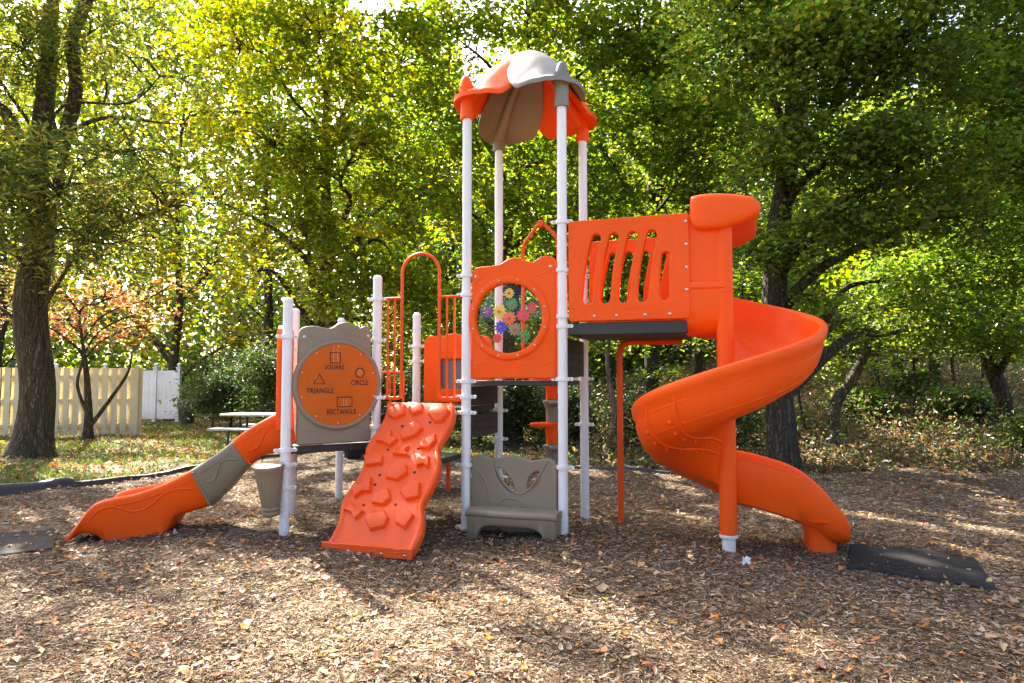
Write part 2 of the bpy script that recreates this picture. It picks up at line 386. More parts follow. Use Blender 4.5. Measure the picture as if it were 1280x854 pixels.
POST_R = .0445
def clamp(parent, p, z, d):
    """split ring collar with a bolted ear on each side along D"""
    d = nrm([d[0], d[1], 0]); n = np.cross(d, UP); c = np.array([p[0], p[1], z]); b = MB()
    b.lathe([(POST_R + .001, -.02), (POST_R + .013, -.018), (POST_R + .015, 0), (POST_R + .013, .018), (POST_R + .001, .02)], c, UP, 24, cap=False)
    for s in (-1, 1):
        e = c + d * s * (POST_R + .026)
        b.box(e, .034, .026, .03, d, n, UP)
        b.lathe([(.017, -.0145), (.017, .0145)], e + d * s * .016, n, 12)
    o = b.build('clamp', WHITE, parent, 35)
    k = Bolts()
    for s in (-1, 1):
        e = c + d * s * (POST_R + .03) + n * .0145
        k.lathe([(.0085, 0), (.0085, .002), (.005, .0055), (.001, .006)], e, n, 10)
    k.build('bolt', BOLT, parent, 30)
    return o
def post(p, top, clamps, d, dome=True):
    b = MB(); h = top - (.045 if dome else 0)
    prof = [(POST_R, -.25), (POST_R, 1.0), (POST_R, h)]
    if dome: prof += [(POST_R + .003, h), (POST_R + .003, h + .012), (POST_R * .9, h + .028), (POST_R * .6, h + .041), (.001, h + .045)]
    b.lathe(prof, (p[0], p[1], 0), UP, 28)
    o = b.build('post', WHITE, PS, 40)
    for z in clamps: clamp(o, p, z, d)
    return o
dC = nrm(P472 - P358)
post(FL, 4.05, [2.46, 2.275, 1.447, 1.30, 1.15, .66, .08], u, False)
post(FR, 4.05, [2.91, 2.463, 2.04, 1.947, 1.467, .675, .08], u, False)
post(BL, 4.05, [1.40, 1.13, .826], u, False)
post(BR, 4.05, [2.6, 1.47, 1.0], u, False)
post(P472, 2.50, [2.26, 1.85, 1.286, 1.0], u)
post(P521, 2.22, [1.84, 1.67, .9], u)
post(P358, 2.22, [1.856, .822, .69, .485], dC)
post(P369, 2.22, [1.80, .822], dC)
post(P427, 2.22, [1.80, .822], dC)

# roof of four moulded leaves
C0 = (FL + BR) / 2
WT = crom([(0, .10), (.06, .42), (.16, .62), (.32, .86), (.48, 1.0), (.62, .99), (.76, .80), (.88, .56), (.96, .30), (1.0, .03)], 6)
def roof_leaf(post_p, mat, name, lift, WD=.385):
    r0 = np.linalg.norm((post_p - C0)[:2]); rd = nrm((post_p - C0) * [1, 1, 0]); sd = np.cross(UP, rd)
    ts = np.concatenate([np.linspace(0, .75, 18), np.linspace(.78, 1, 12)]); ss = np.linspace(-1, 1, 25)
    def pt(t, s, off):
        r = -.07 + t * (r0 + .20)
        w = WD * float(np.interp(t, WT[:, 0], WT[:, 1]))
        zc = np.interp(r, [-.07, .03, .15, .28, .42, .55, .66, .74, .82], [4.745, 4.765, 4.735, 4.66, 4.545, 4.405, 4.27, 4.215, 4.20])
        x = s * w; ax_ = abs(x); dr_ = 2.3 * ax_ * ax_ if ax_ < .2 else .092 + .92 * (ax_ - .2)
        tip = float(sstep(t, .6, 1)); dr_ = dr_ * (1 - .75 * tip) * (.75 + .45 * float(sstep(t, 0, .45)))
        z = zc - dr_ - .015 * math.exp(-(x / .05) ** 2) * (1 if off > 0 else .2) 
        return C0 + rd * r + sd * x + UP * (z + lift - off)
    T = np.array([[pt(t, s, 0) for s in ss] for t in ts]); B = np.array([[pt(t, s, .042) for s in ss] for t in ts])
    b = MB(); n, m = len(ts), len(ss); rings = []
    for i in range(n):
        mid0 = (T[i][0] + B[i][0]) / 2 + (T[i][0] - T[i][1]) * .18; mid1 = (T[i][-1] + B[i][-1]) / 2 + (T[i][-1] - T[i][-2]) * .18
        rings.append(np.vstack([T[i], [mid1], B[i][::-1], [mid0]]))
    b.grid(np.array(rings), closed_v=True, cap=True)
    # rib under the leaf, socket round the post and the rounded horn above it
    rib = [C0 + rd * r + UP * (np.interp(r, [.05, .25, .45, .62, .7], [4.66, 4.59, 4.43, 4.22, 4.10]) + lift) for r in np.linspace(.05, r0 - .0, 10)]
    b.tube(rib, np.linspace(.03, .062, 10), 12)
    b.lathe([(.047, 3.985), (.068, 3.985), (.070, 4.0), (.066, 4.12), (.072, 4.22), (.082, 4.30)], (post_p[0], post_p[1], 0), UP, 24)
    hb = post_p * [1, 1, 0] + UP * 4.215; ax = nrm(rd * .10 + UP)
    b.lathe([(.06, 0), (.062, .06), (.058, .12), (.047, .165), (.028, .195), (.001, .207)], hb, ax, 20)
    o = b.build(name, mat, PS, 50); return o
roof_leaf(FL, ORANGE, 'roof_leaf', 0).__setitem__('label', 'orange roof leaf with a pinkish sheen')
roof_leaf(BR, ORANGE, 'roof_leaf', -.012, .40)
roof_leaf(FR, GREYTAUPE, 'roof_leaf', .03).__setitem__('label', 'grey roof leaf')
roof_leaf(BL, TAUPE, 'roof_leaf', -.06, .345)

# decks and risers
def slab(name, poly, z0, z1, mat=BLACKDECK, holes=True):
    b = MB(); p = [np.array([q[0], q[1], z0]) for q in poly]; b.prism(p, UP * (z1 - z0))
    return b.build(name, mat, PS, 30, bevel=.006)
ins = lambda a, b_, c, d, e=.05: [a + u * e + v * e, b_ - u * e + v * e, c - u * e - v * e, d + u * e - v * e]
slab('deck', ins(FL, FR, BR, BL), 1.405, 1.455)
slab('deck', ins(P472, FL, BL, P521), 1.13, 1.20)
cc = (P358 + P472 + P521 + P427 + P369) / 5
slab('deck', [cc + (q - cc) * .93 for q in (P358, P472, P521, P427, P369)], .78, .85)
slab('deck', [FR + u * .05, FR + u * 1.10, FR + u * 1.10 + v * .94, FR + u * .05 + v * .94], 1.865, 1.975)
def riser(p, q, z0, z1):
    d = nrm(q - p); L = np.linalg.norm(q - p); M = frame(p * [1, 1, 0], d); h = []
    x0, x1 = .075, L - .075
    for i in range(10):
        for j in range(max(1, int((z1 - z0) / .09))):
            cx = x0 + .05 + i * (x1 - x0 - .1) / 9; cz = z0 + .07 + j * .085
            if cz < z1 - .05: h.append(circle2(cx, cz, .014, 8))
    r_ = panel('riser', M, roundrect(x0, z0, x1, z1, .012, 3), h, .03, .003, BLACKDECK, PS)
    b = MB()
    for z in (z0 + .012, z1 - .012): b.box(mp(M, L / 2, z, -.028), x1 - x0, .05, .024, d, np.cross(d, UP), UP)
    b.build('riser_lip', BLACKDECK, r_, 30)
riser(FR, BR, 1.49, 1.85); riser(FL, BL, .90, 1.12); riser(FL, BL, 1.21, 1.40); riser(P472, P521, .86, 1.12)

# ---- round window panel with the coloured flower wheels
M = frame(FL, u)
def bump_top(x0, x1, z0, zc, bumps, r=.05):
    """panel outline with rounded lower corners and a moulded top edge through BUMPS"""
    o = [(x0 + .012, z0), (x1 - .012, z0), (x1, z0 + .012)]
    top = [(x1, zc - .10)] + bumps[::-1] + [(x0, zc - .10)]
    return o + [tuple(p) for p in crom(top, 7)] + [(x0, z0 + .012)]
WC = (.432, 2.035)
out = bump_top(.062, .882, 1.472, 2.52, [(.066, 2.485), (.10, 2.525), (.20, 2.535), (.33, 2.545), (.43, 2.595), (.52, 2.60), (.61, 2.565), (.67, 2.555), (.76, 2.60), (.835, 2.595), (.875, 2.555)])
wp = panel('window_panel', M, out, [circle2(*WC, .345, 56)], .05, .014, ORANGE, PS)
b = MB()
prof = [(.325, .0), (.325, .034), (.333, .044), (.352, .046), (.378, .047), (.392, .04), (.398, .02), (.398, 0)]
b.grid(np.array([[mp(M, WC[0] + r * math.cos(t), WC[1] + r * math.sin(t), z) for r, z in prof] for t in np.linspace(0, 2 * math.pi, 72, endpoint=False)]), closed_u=True, closed_v=True)
ring = b.build('window_ring', ORANGE, wp, 50)
k = Bolts()
for i in range(12): t = R(15 + 30 * i); k.lathe([(.009, 0), (.009, .002), (.005, .006), (.001, .0065)], mp(M, WC[0] + .362 * math.cos(t), WC[1] + .362 * math.sin(t), .046), np.array(M.col[2][:3]), 10)
for p in ((.10, 2.44), (.835, 2.50)): k.lathe([(.013, 0), (.013, .002), (.007, .006), (.001, .0065)], mp(M, p[0], p[1], .025), np.array(M.col[2][:3]), 10)
k.build('bolt', BOLT, wp, 30)
b = MB()
rr = np.linspace(0.002, .33, 9); b.grid(np.array([[mp(M, WC[0] + r * math.cos(t), WC[1] + r * math.sin(t), .006 + .05 * (1 - (r / .33) ** 2)) for r in rr] for t in np.linspace(0, 2 * math.pi, 48, endpoint=False)]), closed_u=True)
b.build('clear_window', PANE, wp, 60)
def emboss(Mx, pts, zc, r, mat, parent, name='moulded_line', n=8):
    c = crom([mp(Mx, x, y, zc) for x, y in pts], n); bb = MB(); bb.tube(c, r, 8); return bb.build(name, mat, parent, 60)
emboss(M, [(.09, 1.60), (.2, 1.625), (.31, 1.60), (.42, 1.575), (.53, 1.585), (.66, 1.62), (.78, 1.60), (.86, 1.625)], .021, .007, ORANGE, wp)
emboss(M, [(.07, 2.27), (.1, 2.37), (.18, 2.46), (.26, 2.505)], .021, .007, ORANGE, wp)
emboss(M, [(.87, 2.47), (.78, 2.45), (.70, 2.42), (.62, 2.37)], .021, .007, ORANGE, wp)
FLC = {'yellow': (.95, .62, .01), 'blue': (.03, .06, .62), 'purple': (.13, .05, .30), 'red': (.85, .03, .03), 'orange': (.92, .17, .02), 'green': (.03, .32, .04), 'taupe': (.28, .22, .15)}
FMT = {k_: flowerm(k_ + '_flower', c) for k_, c in FLC.items()}
def wheel(px, py, rad, colr, zc, rot):
    cx = WC[0] + (px - 636.5) / 50.6 * .39; cz = WC[1] - (py - 397) / 53 * .39; n = 11; pts = []
    for i in range(n * 8):
        t = 2 * math.pi * i / (n * 8); k_ = .5 + .5 * math.cos(n * t)
        r = rad * (.66 + .34 * k_ ** .6); pts.append((cx + r * math.cos(t + rot), cz + r * math.sin(t + rot)))
    o = panel('flower_wheel', M, pts, [], .012, .003, FMT[colr], wp, zc); o['label'] = colr + ' flower wheel behind the round window'
    # raised hub on the wheel, part of the same moulding
for a in ((623, 388, .072, 'yellow'), (625, 408, .066, 'blue'), (636, 397, .072, 'orange'), (654, 393.5, .07, 'red'), (639.5, 379, .062, 'green'), (636, 365, .052, 'yellow'), (608, 388, .05, 'purple'), (643, 411, .068, 'taupe'), (655, 420, .06, 'green'), (620.5, 422, .05, 'red'), (665, 384, .05, 'red')):
    wheel(*a, -.004 - .014 * random.randint(0, 1), random.random())
hub = Bolts()
for px, py in ((623, 388), (625, 408), (636, 397), (654, 393.5), (639.5, 379), (636, 365), (608, 388), (643, 411), (655, 420)):
    hub.lathe([(.014, 0), (.013, .012), (.004, .016)], mp(M, WC[0] + (px - 636.5) / 50.6 * .39, WC[1] - (py - 397) / 53 * .39, .0), np.array(M.col[2][:3]), 12)
hub.build('wheel_hub', FMT['red'], wp, 40)

# ---- slatted side panels of the upper deck
def slat_panel(org, nm):
    M = frame(org, u); x0, x1, z0, z1 = .062, 1.13, 1.985, 2.905
    o = roundrect(x0, z0, x1, z1, .03, 4)
    def slot(xt, zt, xb, zb, w0, w1, bow):
        L = crom([(xb, zb), (lerp(xb, xt, .5) - bow, lerp(zb, zt, .5)), (xt, zt)], 8); n = len(L); T = np.gradient(L, axis=0); T /= np.linalg.norm(T, axis=1)[:, None]
        N = np.stack([T[:, 1], -T[:, 0]], 1); w = np.linspace(w0, w1, n)[:, None] / 2; a = L + N * w; c = L - N * w; pts = [tuple(p) for p in a]
        for k_ in range(1, 6): t = math.pi * k_ / 6; pts.append(tuple(L[-1] + w1 / 2 * (N[-1] * math.cos(t) + T[-1] * math.sin(t))))
        pts += [tuple(p) for p in c[::-1]]
        for k_ in range(1, 6): t = math.pi * k_ / 6; pts.append(tuple(L[0] + w0 / 2 * (-N[0] * math.cos(t) - T[0] * math.sin(t))))
        return pts
    hs = [slot(xt, 2.73, xt - .085, 2.19, .100, .088, .014) for xt in (.318, .478, .645, .812)]
    hs.append(slot(.928, 2.54, .915, 2.19, .078, .07, .006))
    p = panel('slat_panel', M, o, hs, .085, .012, ORANGE, PS, -.0175)
    # teardrop recess, moulded frame line and bolts
    td = [(.135, 2.52), (.112, 2.63), (.105, 2.72), (.13, 2.765), (.165, 2.76), (.18, 2.72), (.165, 2.62), (.145, 2.53), (.135, 2.52)]
    emboss(M, td, .022, .006, ORANGE, p)
    fr = [(x, z) for x, z in roundrect(.085, 2.09, .985, 2.855, .07, 4)]; fr.append(fr[0]); emboss(M, fr, .0205, .006, ORANGE, p, n=2)
    k = Bolts()
    for q in ((1.105, 2.83), (1.105, 2.63), (1.105, 2.43), (1.105, 2.235), (.30, 2.03), (.50, 2.03), (.75, 2.03), (.96, 2.03)):
        k.lathe([(.013, 0), (.013, .003), (.008, .007), (.001, .0075)], mp(M, q[0], q[1], .025), np.array(M.col[2][:3]), 10)
    k.build('bolt', BOLT, p, 30); return p
slat_panel(FR, 0); slat_panel(BR, 1)

# ---- shape panel with the four named shapes
M = frame(P358, dC)
out = bump_top(.095, .80, .862, 1.93, [(.10, 1.90), (.135, 1.945), (.22, 1.965), (.32, 1.955), (.395, 1.95), (.48, 2.00), (.56, 2.015), (.63, 1.99), (.68, 1.965), (.73, 1.985), (.775, 1.975), (.796, 1.93)])
sp = panel('shape_panel', M, out, [], .055, .014, TAUPE, PS)
DC = (.470, 1.415); DR = .392
b = MB(); prof = [(.386, .02), (.386, .046), (.394, .054), (.410, .054), (.424, .046), (.43, .02)]
b.grid(np.array([[mp(M, DC[0] + r * math.cos(t), DC[1] + r * math.sin(t), z) for r, z in prof] for t in np.linspace(0, 2 * math.pi, 72, endpoint=False)]), closed_u=True, closed_v=True)
b.build('disc_rim', TAUPE, sp, 50)
panel('shape_disc', M, circle2(*DC, .388, 72), [], .03, .003, DISC, sp, .031)
zt = .0475
def dl(px, py): return DC[0] + (px - 427.5) / 46 * DR, DC[1] - (py - 480.5) / 51.6 * DR
for txt, px, py, w, h in (('SQUARE', 422.6, 459, 22, 6.3), ('CIRCLE', 452, 478, 20.5, 6.3), ('TRIANGLE', 407, 487.7, 30, 6.3), ('RECTANGLE', 431.5, 514, 33, 6.5)):
    x, y = dl(px, py); text_mesh('lettering', txt, M, x, y, w / 46 * DR, h / 51.6 * DR, INK, sp, zt)
def outline_shape(pts, w=.0045):
    bb = MB(); bb.tube([mp(M, x, y, zt) for x, y in pts], w, 6); bb.build('shape_outline', INK, sp, 0)
def dots(px, py, pat):
    bb = MB()
    for dx, dy in pat:
        x, y = dl(px + dx, py + dy); bb.lathe([(.004, -.001), (.004, .0015)], mp(M, x, y, zt), np.array(M.col[2][:3]), 8)
    bb.build('dot_pattern', BOLT, sp, 0)
def rect(px, py, w, h): return [dl(px + a * w / 2, py + c * h / 2) for a, c in ((-1, -1), (1, -1), (1, 1), (-1, 1), (-1, -1), (0, -1))]
outline_shape(rect(423.5, 447, 11.5, 13)); dots(423.5, 445, [(x, y) for x in (-2.2, 2.2) for y in (-12, -9, -6, -3, 0, 3, 6)])
outline_shape([dl(452 + 5.3 * math.cos(t), 465.7 + 6.2 * math.sin(t)) for t in np.linspace(0, 2 * math.pi, 33)]); dots(452, 465.7, [(1.8 * math.cos(t), 2.4 * math.sin(t)) for t in np.linspace(0, 2 * math.pi, 8)[:-1]])
outline_shape([dl(405.8, 467.3), dl(412.2, 479.3), dl(399.5, 479.3), dl(405.8, 467.3), dl(407, 469.5)])
dots(405.8, 474, [(-4 + i * .8, -1 - i) for i in range(5)])
outline_shape(rect(434.7, 502, 17, 12)); dots(434.7, 502, [(x, y) for x in (-1.5, 2.2) for y in (-4, -1.3, 1.3, 4)])
k = Bolts()
for i in range(10): t = R(18 + 36 * i); k.lathe([(.008, 0), (.008, .002), (.004, .005), (.001, .0055)], mp(M, DC[0] + .362 * math.cos(t), DC[1] + .362 * math.sin(t), .046), np.array(M.col[2][:3]), 10)
for p in ((.145, 1.86), (.765, 1.89)): k.lathe([(.016, 0), (.016, .002), (.009, .006), (.001, .0065)], mp(M, p[0], p[1], .0275), np.array(M.col[2][:3]), 10)
k.build('bolt', BOLT, sp, 30)
emboss(M, [(.11, .985), (.19, 1.0), (.30, .975), (.42, .955), (.55, .985), (.67, 1.01), (.79, .97)], .023, .007, TAUPE, sp)
emboss(M, [(.2, 1.78), (.175, 1.85), (.2, 1.93), (.225, 1.955)], .023, .007, TAUPE, sp)
emboss(M, [(.79, 1.83), (.70, 1.87), (.60, 1.90), (.50, 1.945)], .023, .007, TAUPE, sp)

# panel beside the wavy slide (edge-on) and panel on the far side of the middle deck
M = frame(P369 , P358 - P369)
emb = panel('slide_panel', M, [(.12, 1.0), (.24, .98), (.24, 1.2), (.30, 1.42), (.52, 1.5), (.72, 1.42), (.78, 1.2), (.78, .98), (.92, 1.0), (.92, 1.93)] + [tuple(p) for p in crom([(.90, 1.95), (.75, 1.98), (.5, 1.95), (.3, 1.985), (.14, 1.95)], 5)], [], .10, .016, ORANGE, PS, .05)
M = frame(P521, u)
panel('back_panel', M, [(.10, 1.21), (.90, 1.21), (.90, 1.88)] + [tuple(p) for p in crom([(.86, 1.93), (.72, 1.955), (.6, 1.94), (.45, 1.975), (.3, 1.94), (.16, 1.95), (.10, 1.88)], 6)], [roundrect(.30, 1.36, .70, 1.69, .03)], .05, .012, ORANGE, PS)
b = MB(); b.box(mp(M, .5, 1.525, -.03), .44, .012, .37, u, np.cross(u, UP), UP); b.build('mesh_screen', plastic('grey_screen', (.16, .15, .14), .5), PS, 30)

# ---- arch rails over the climbing wall
M = frame(P472, FL - P472); LW = np.linalg.norm(FL - P472)
b = MB(); pr = .0165
def bend(pts, r=.06):
    """polyline with rounded corners"""
    p = [np.array(q, float) for q in pts]; o = [p[0]]
    for i in range(1, len(p) - 1):
        a, c = nrm(p[i - 1] - p[i]), nrm(p[i + 1] - p[i]); l = min(r, np.linalg.norm(p[i - 1] - p[i]) * .49, np.linalg.norm(p[i + 1] - p[i]) * .49)
        for t in np.linspace(0, 1, 7): o.append((p[i] + a * l) * (1 - t) ** 2 + 2 * t * (1 - t) * p[i] + (p[i] + c * l) * t * t)
    return np.array(o + [p[-1]])
xa, xb, zr = .265, .655, 2.50
pts = [(.06, 1.283), (xa, 1.283), (xa, zr)]
arc = [((xa + xb) / 2 + (xa - xb) / 2 * math.cos(t), zr + (xb - xa) / 2 * math.sin(t)) for t in np.linspace(0, math.pi, 17)]
left = bend([mp(M, *p) for p in pts], .05); right = bend([mp(M, *p) for p in [(xb, zr), (xb, 1.283), (LW - .06, 1.283)]], .05)
b.tube(np.vstack([left[:-1], [mp(M, *p) for p in arc], right[1:]]), pr, 12)
ar = b.build('arch_rail', OCOAT, PS, 60)
def bars(x0, x1, xs):
    q = MB(); q.tube([mp(M, x0, 2.262), mp(M, x1, 2.262)], .0135, 10)
    for x in xs: q.tube([mp(M, x, 1.285), mp(M, x, 2.26)], .0115, 10)
    q.build('baluster_rail', OCOAT, ar, 60)
bars(.06, xa, (.115, .19)); bars(xb, LW - .06, (.735, .81))
b = MB(); M2 = frame(P427, P521 - P427); b.tube(bend([mp(M2, *p) for p in [(1.0, .95), (1.0, 1.55), (.2, 1.55), (.2, .95)]], .05), .014, 10)
for x in (.4, .6, .8): b.tube([mp(M2, x, .95), mp(M2, x, 1.55)], .011, 8)
b.tube([mp(M2, .2, .96), mp(M2, 1.0, .96)], .012, 8); b.build('guard_rail', OCOAT, PS, 60)

# ---- climbing wall
Ct = P472 + (FL - P472) * .515 + np.array([0, 0, 1.235]); cs = u; T0 = Ct - v * .02 
def cw(s, t, off=0.0):
    """s -.5...5 across, t 0..1 down the wall, off along the wall normal"""
    W = lerp(.70, .80, t) ; d = t * .955; z = 1.235 - 1.135 * t + .028 * math.sin(t * 2 * math.pi * 2.6 + .3)
    sh = .036 * math.sin(t * 2 * math.pi * 2.6 - .4)
    base = Ct * [1, 1, 0] - v * (.03 + d) + u * (s * W + (sh if s > 0 else sh))
    nn = nrm(-v * 1.20 + UP * .955); return base + UP * z + nn * off
ts = np.linspace(0, 1, 44); rings = []
for t in ts:
    top = [cw(s, t, o_) for s, o_ in ((-.5, -.075), (-.505, -.03), (-.495, -.004), (-.475, .006), (-.455, .004), (-.44, -.006), (-.425, -.008))]
    top += [cw(s, t, -.008) for s in np.linspace(-.38, .38, 12)]
    top += [cw(s, t, o_) for s, o_ in ((.425, -.008), (.44, -.006), (.455, .004), (.475, .006), (.495, -.004), (.505, -.03), (.5, -.075))]
    rings.append(np.vstack([top, [cw(s, t, -.06) for s in (.46, .2, -.2, -.46)]]))
b = MB(); b.grid(np.array(rings), closed_v=True, cap=True)
cwall = b.build('climbing_wall', CORAL, PS, 50)
b = MB(); nn = nrm(-v * .955 * 0 - v)
p0, p1 = cw(-.5, 1, 0), cw(.5, 1, 0); b.box((p0 + p1) / 2 + UP * -.005 - v * .008, .83, .03, .085, u, v, UP)
for s in (-.36, .36): 
    for q in (.012, -.012): b.box(cw(s, 1, 0) - v * .022 + UP * (.012 + q), .075, .01, .012, u, v, UP)
b.build('toe_rail', CORAL, cwall, 30, bevel=.008)
k = Bolts()
for s in (-.44, -.2, .18, .44): k.lathe([(.013, 0), (.013, .003), (.007, .007), (.001, .0075)], cw(s, 1, 0) - v * .023 + UP * -.02, -v, 10)
k.build('bolt', BOLT, cwall, 30)
b = MB(); b.tube([cw(.27, .985, -.05), cw(.27, .985, -.05) * [1, 1, 0] - UP * .2], .02, 10); b.build('toe_stake', OCOAT, cwall, 50)
b = MB(); b.tube([cw(-.44, 0, -.04) + UP * .0, cw(.44, 0, -.04)], .02, 10); b.build('top_bar', CORAL, cwall, 50)
HOLD = [(388, 145, 6, 1.0), (507, 130, 5, .95), (635, 145, 6, 1.1), (475, 230, 6, 1.0), (360, 268, 4, 1.0), (573, 272, 5, .95), (440, 335, 4, 1.15), (308, 390, 5, 1.05), (535, 390, 4, .95), (405, 440, 6, 1.0), (258, 500, 4, 1.15), (497, 505, 5, 1.05), (365, 540, 5, 1.05), (208, 625, 4, 1.15), (320, 655, 6, 1.1), (450, 640, 5, 1.1)]
HO = []
hr = random.Random(3)
for x, y, n, sc in HOLD:
    t = (y - 85) / 672; xl = np.interp(y, [85, 145, 270, 390, 440, 540, 640, 750], [370, 325, 265, 255, 230, 180, 130, 75]); xr = np.interp(y, [85, 145, 270, 390, 440, 540, 640, 750], [710, 718, 640, 610, 590, 570, 540, 520])
    s = (x - xl) / (xr - xl) - .5; W = lerp(.70, .80, t); poly = []
    a0 = hr.random() * 6.28
    for i in range(n):
        a = a0 + 2 * math.pi * i / n + hr.uniform(-.25, .25); r = .082 * sc * hr.uniform(.82, 1.15)
        poly.append((s + r * math.cos(a) / W * 1.12, t + r * math.sin(a) / 1.53))
    if n == 4:  # star-like hold with a notched side
        m = ((poly[0][0] + poly[1][0]) / 2 * .55 + s * .45, (poly[0][1] + poly[1][1]) / 2 * .55 + t * .45); poly.insert(1, m)
        m = ((poly[3][0] + poly[4][0]) / 2 * .6 + s * .4, (poly[3][1] + poly[4][1]) / 2 * .6 + t * .4); poly.insert(4, m)
    b = MB(); ccx = sum(p[0] for p in poly) / len(poly); cct = sum(p[1] for p in poly) / len(poly); rings = []
    for f, off in ((1.14, -.012), (1.12, .0), (1.03, .022), (.98, .028), (.92, .029)):
        rings.append([cw(ccx + (p[0] - ccx) * f, cct + (p[1] - cct) * f, off) for p in poly])
    b.grid(np.array(rings), closed_v=True, cap=True); o = b.build('hand_hold', CORAL, cwall, 38, bevel=.015)
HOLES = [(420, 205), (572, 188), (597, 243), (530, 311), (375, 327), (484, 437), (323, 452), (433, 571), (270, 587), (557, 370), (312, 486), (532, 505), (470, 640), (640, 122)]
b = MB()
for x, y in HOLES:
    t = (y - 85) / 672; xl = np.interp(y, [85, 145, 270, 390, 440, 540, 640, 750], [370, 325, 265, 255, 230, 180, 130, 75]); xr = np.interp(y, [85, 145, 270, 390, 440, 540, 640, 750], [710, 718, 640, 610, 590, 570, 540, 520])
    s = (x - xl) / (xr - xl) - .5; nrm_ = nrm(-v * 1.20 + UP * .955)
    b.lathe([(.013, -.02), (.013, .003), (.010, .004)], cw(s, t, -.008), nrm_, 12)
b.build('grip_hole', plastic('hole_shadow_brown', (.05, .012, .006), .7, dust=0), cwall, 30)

# ---- bench under the tower
M = frame(FL, u)
bt = [(.885, .62), (.882, .685), (.855, .735), (.79, .75), (.70, .735), (.63, .728), (.52, .755), (.40, .765), (.32, .745), (.25, .735), (.18, .765), (.11, .76), (.07, .73), (.058, .66)]
out = [(.058, .02), (.885, .02)] + [tuple(p) for p in crom(bt, 6)]
leafh = lambda cx, cz, L, w, ang: [(cx + math.cos(t) * L * math.cos(ang) - w * math.sin(t) * abs(math.sin(t)) ** .3 * math.sin(ang), cz + math.cos(t) * L * math.sin(ang) + w * math.sin(t) * abs(math.sin(t)) ** .3 * math.cos(ang)) for t in np.linspace(0, 2 * math.pi, 25)[:-1]]
bench = panel('bench', M, out, [leafh(.395, .535, .140, .050, R(-52)), leafh(.665, .540, .10, .046, R(62))], .06, .016, TAUPE, PS, -.01)
bench['label'] = 'taupe moulded bench seat'
emboss(M, [(.29, .735), (.31, .64), (.37, .53), (.45, .45), (.53, .42), (.62, .46), (.70, .56), (.76, .66), (.80, .73)], .018, .011, TAUPE, bench)
emboss(M, [(.075, .66), (.15, .60), (.21, .50), (.235, .40), (.24, .32)], .018, .009, TAUPE, bench)
emboss(M, [(.33, .31), (.38, .36), (.47, .375), (.55, .35), (.58, .31)], .018, .009, TAUPE, bench)
# seat: curved-front slab and an apron with an arch cut into it
N = np.array(M.col[2][:3])
fo = lambda x: .265 + .05 * math.sin(math.pi * (x - .09) / .84)      # how far the front edge stands out
xs = np.linspace(.10, .94, 24); b = MB(); rings = []
for x in xs:
    f = fo(x); e = .012 * ((x - .52) / .42) ** 8
    rings.append([mp(M, x, z - e, y) for y, z in ((.0, .30), (.10, .312), (.2, .312), (f - .05, .307), (f - .015, .302), (f, .285), (f, .262), (f - .01, .25), (f - .02, .245), (0, .245))])
b.grid(np.array(rings), closed_v=True, cap=True); b.build('seat', TAUPE, bench, 45)
b = MB(); rings = []
for x in np.linspace(.11, .93, 48):
    f = fo(x) - .018
    q = abs((x - .52) / .315); zb = -.03 if q >= 1 else .175 * (1 - q ** 5) ** .4 if q < .98 else .06
    rings.append([mp(M, x, .248, f), mp(M, x, max(zb + .012, -.03), f), mp(M, x, zb, f - .012), mp(M, x, zb, f - .09), mp(M, x, .248, f - .09)])
b.grid(np.array(rings), closed_v=True, cap=True); b.build('seat_apron', TAUPE, bench, 50)
for x in (.137, .903):
    b = MB(); b.box(mp(M, x, .11, .115), .055, .23, .28, u, N, UP); b.build('seat_side', TAUPE, bench, 40, bevel=.015)

# ---- talking drum on the near post
b = MB(); dB = np.array([-2.125, 5.98, .27]); ax = nrm([-.02, -.14, 1.0])
b.lathe([(.001, 0), (.068, .0), (.076, .01), (.078, .028), (.073, .04), (.077, .05), (.082, .066), (.075, .078), (.080, .105), (.095, .215), (.113, .35), (.124, .42), (.130, .428), (.130, .442), (.122, .452), (.05, .457), (.001, .458)], dB, ax, 36)
dr = b.build('drum', TAUPE, PS, 40)
b = MB()
for i in range(18):
    t = 2 * math.pi * i / 18; a = nrm(np.cross(ax, [1, 0, 0])); c = np.cross(ax, a); e = lambda r, h: dB + ax * h + r * (math.cos(t) * a + math.sin(t) * c)
    b.tube([e(.0785, .095), e(.093, .205), e(.111, .335), e(.121, .405)], .0035, 6)
b.build('drum_rib', TAUPE, dr, 60)
b = MB(); b.box(lerp(dB + ax * .36, P358 + UP * .62, .55), .16, .03, .05, nrm((P358 - dB) * [1, 1, 0]), nrm(np.cross(UP, (P358 - dB) * [1, 1, 0])), UP); b.build('drum_bracket', WHITE, dr, 40, bevel=.005)

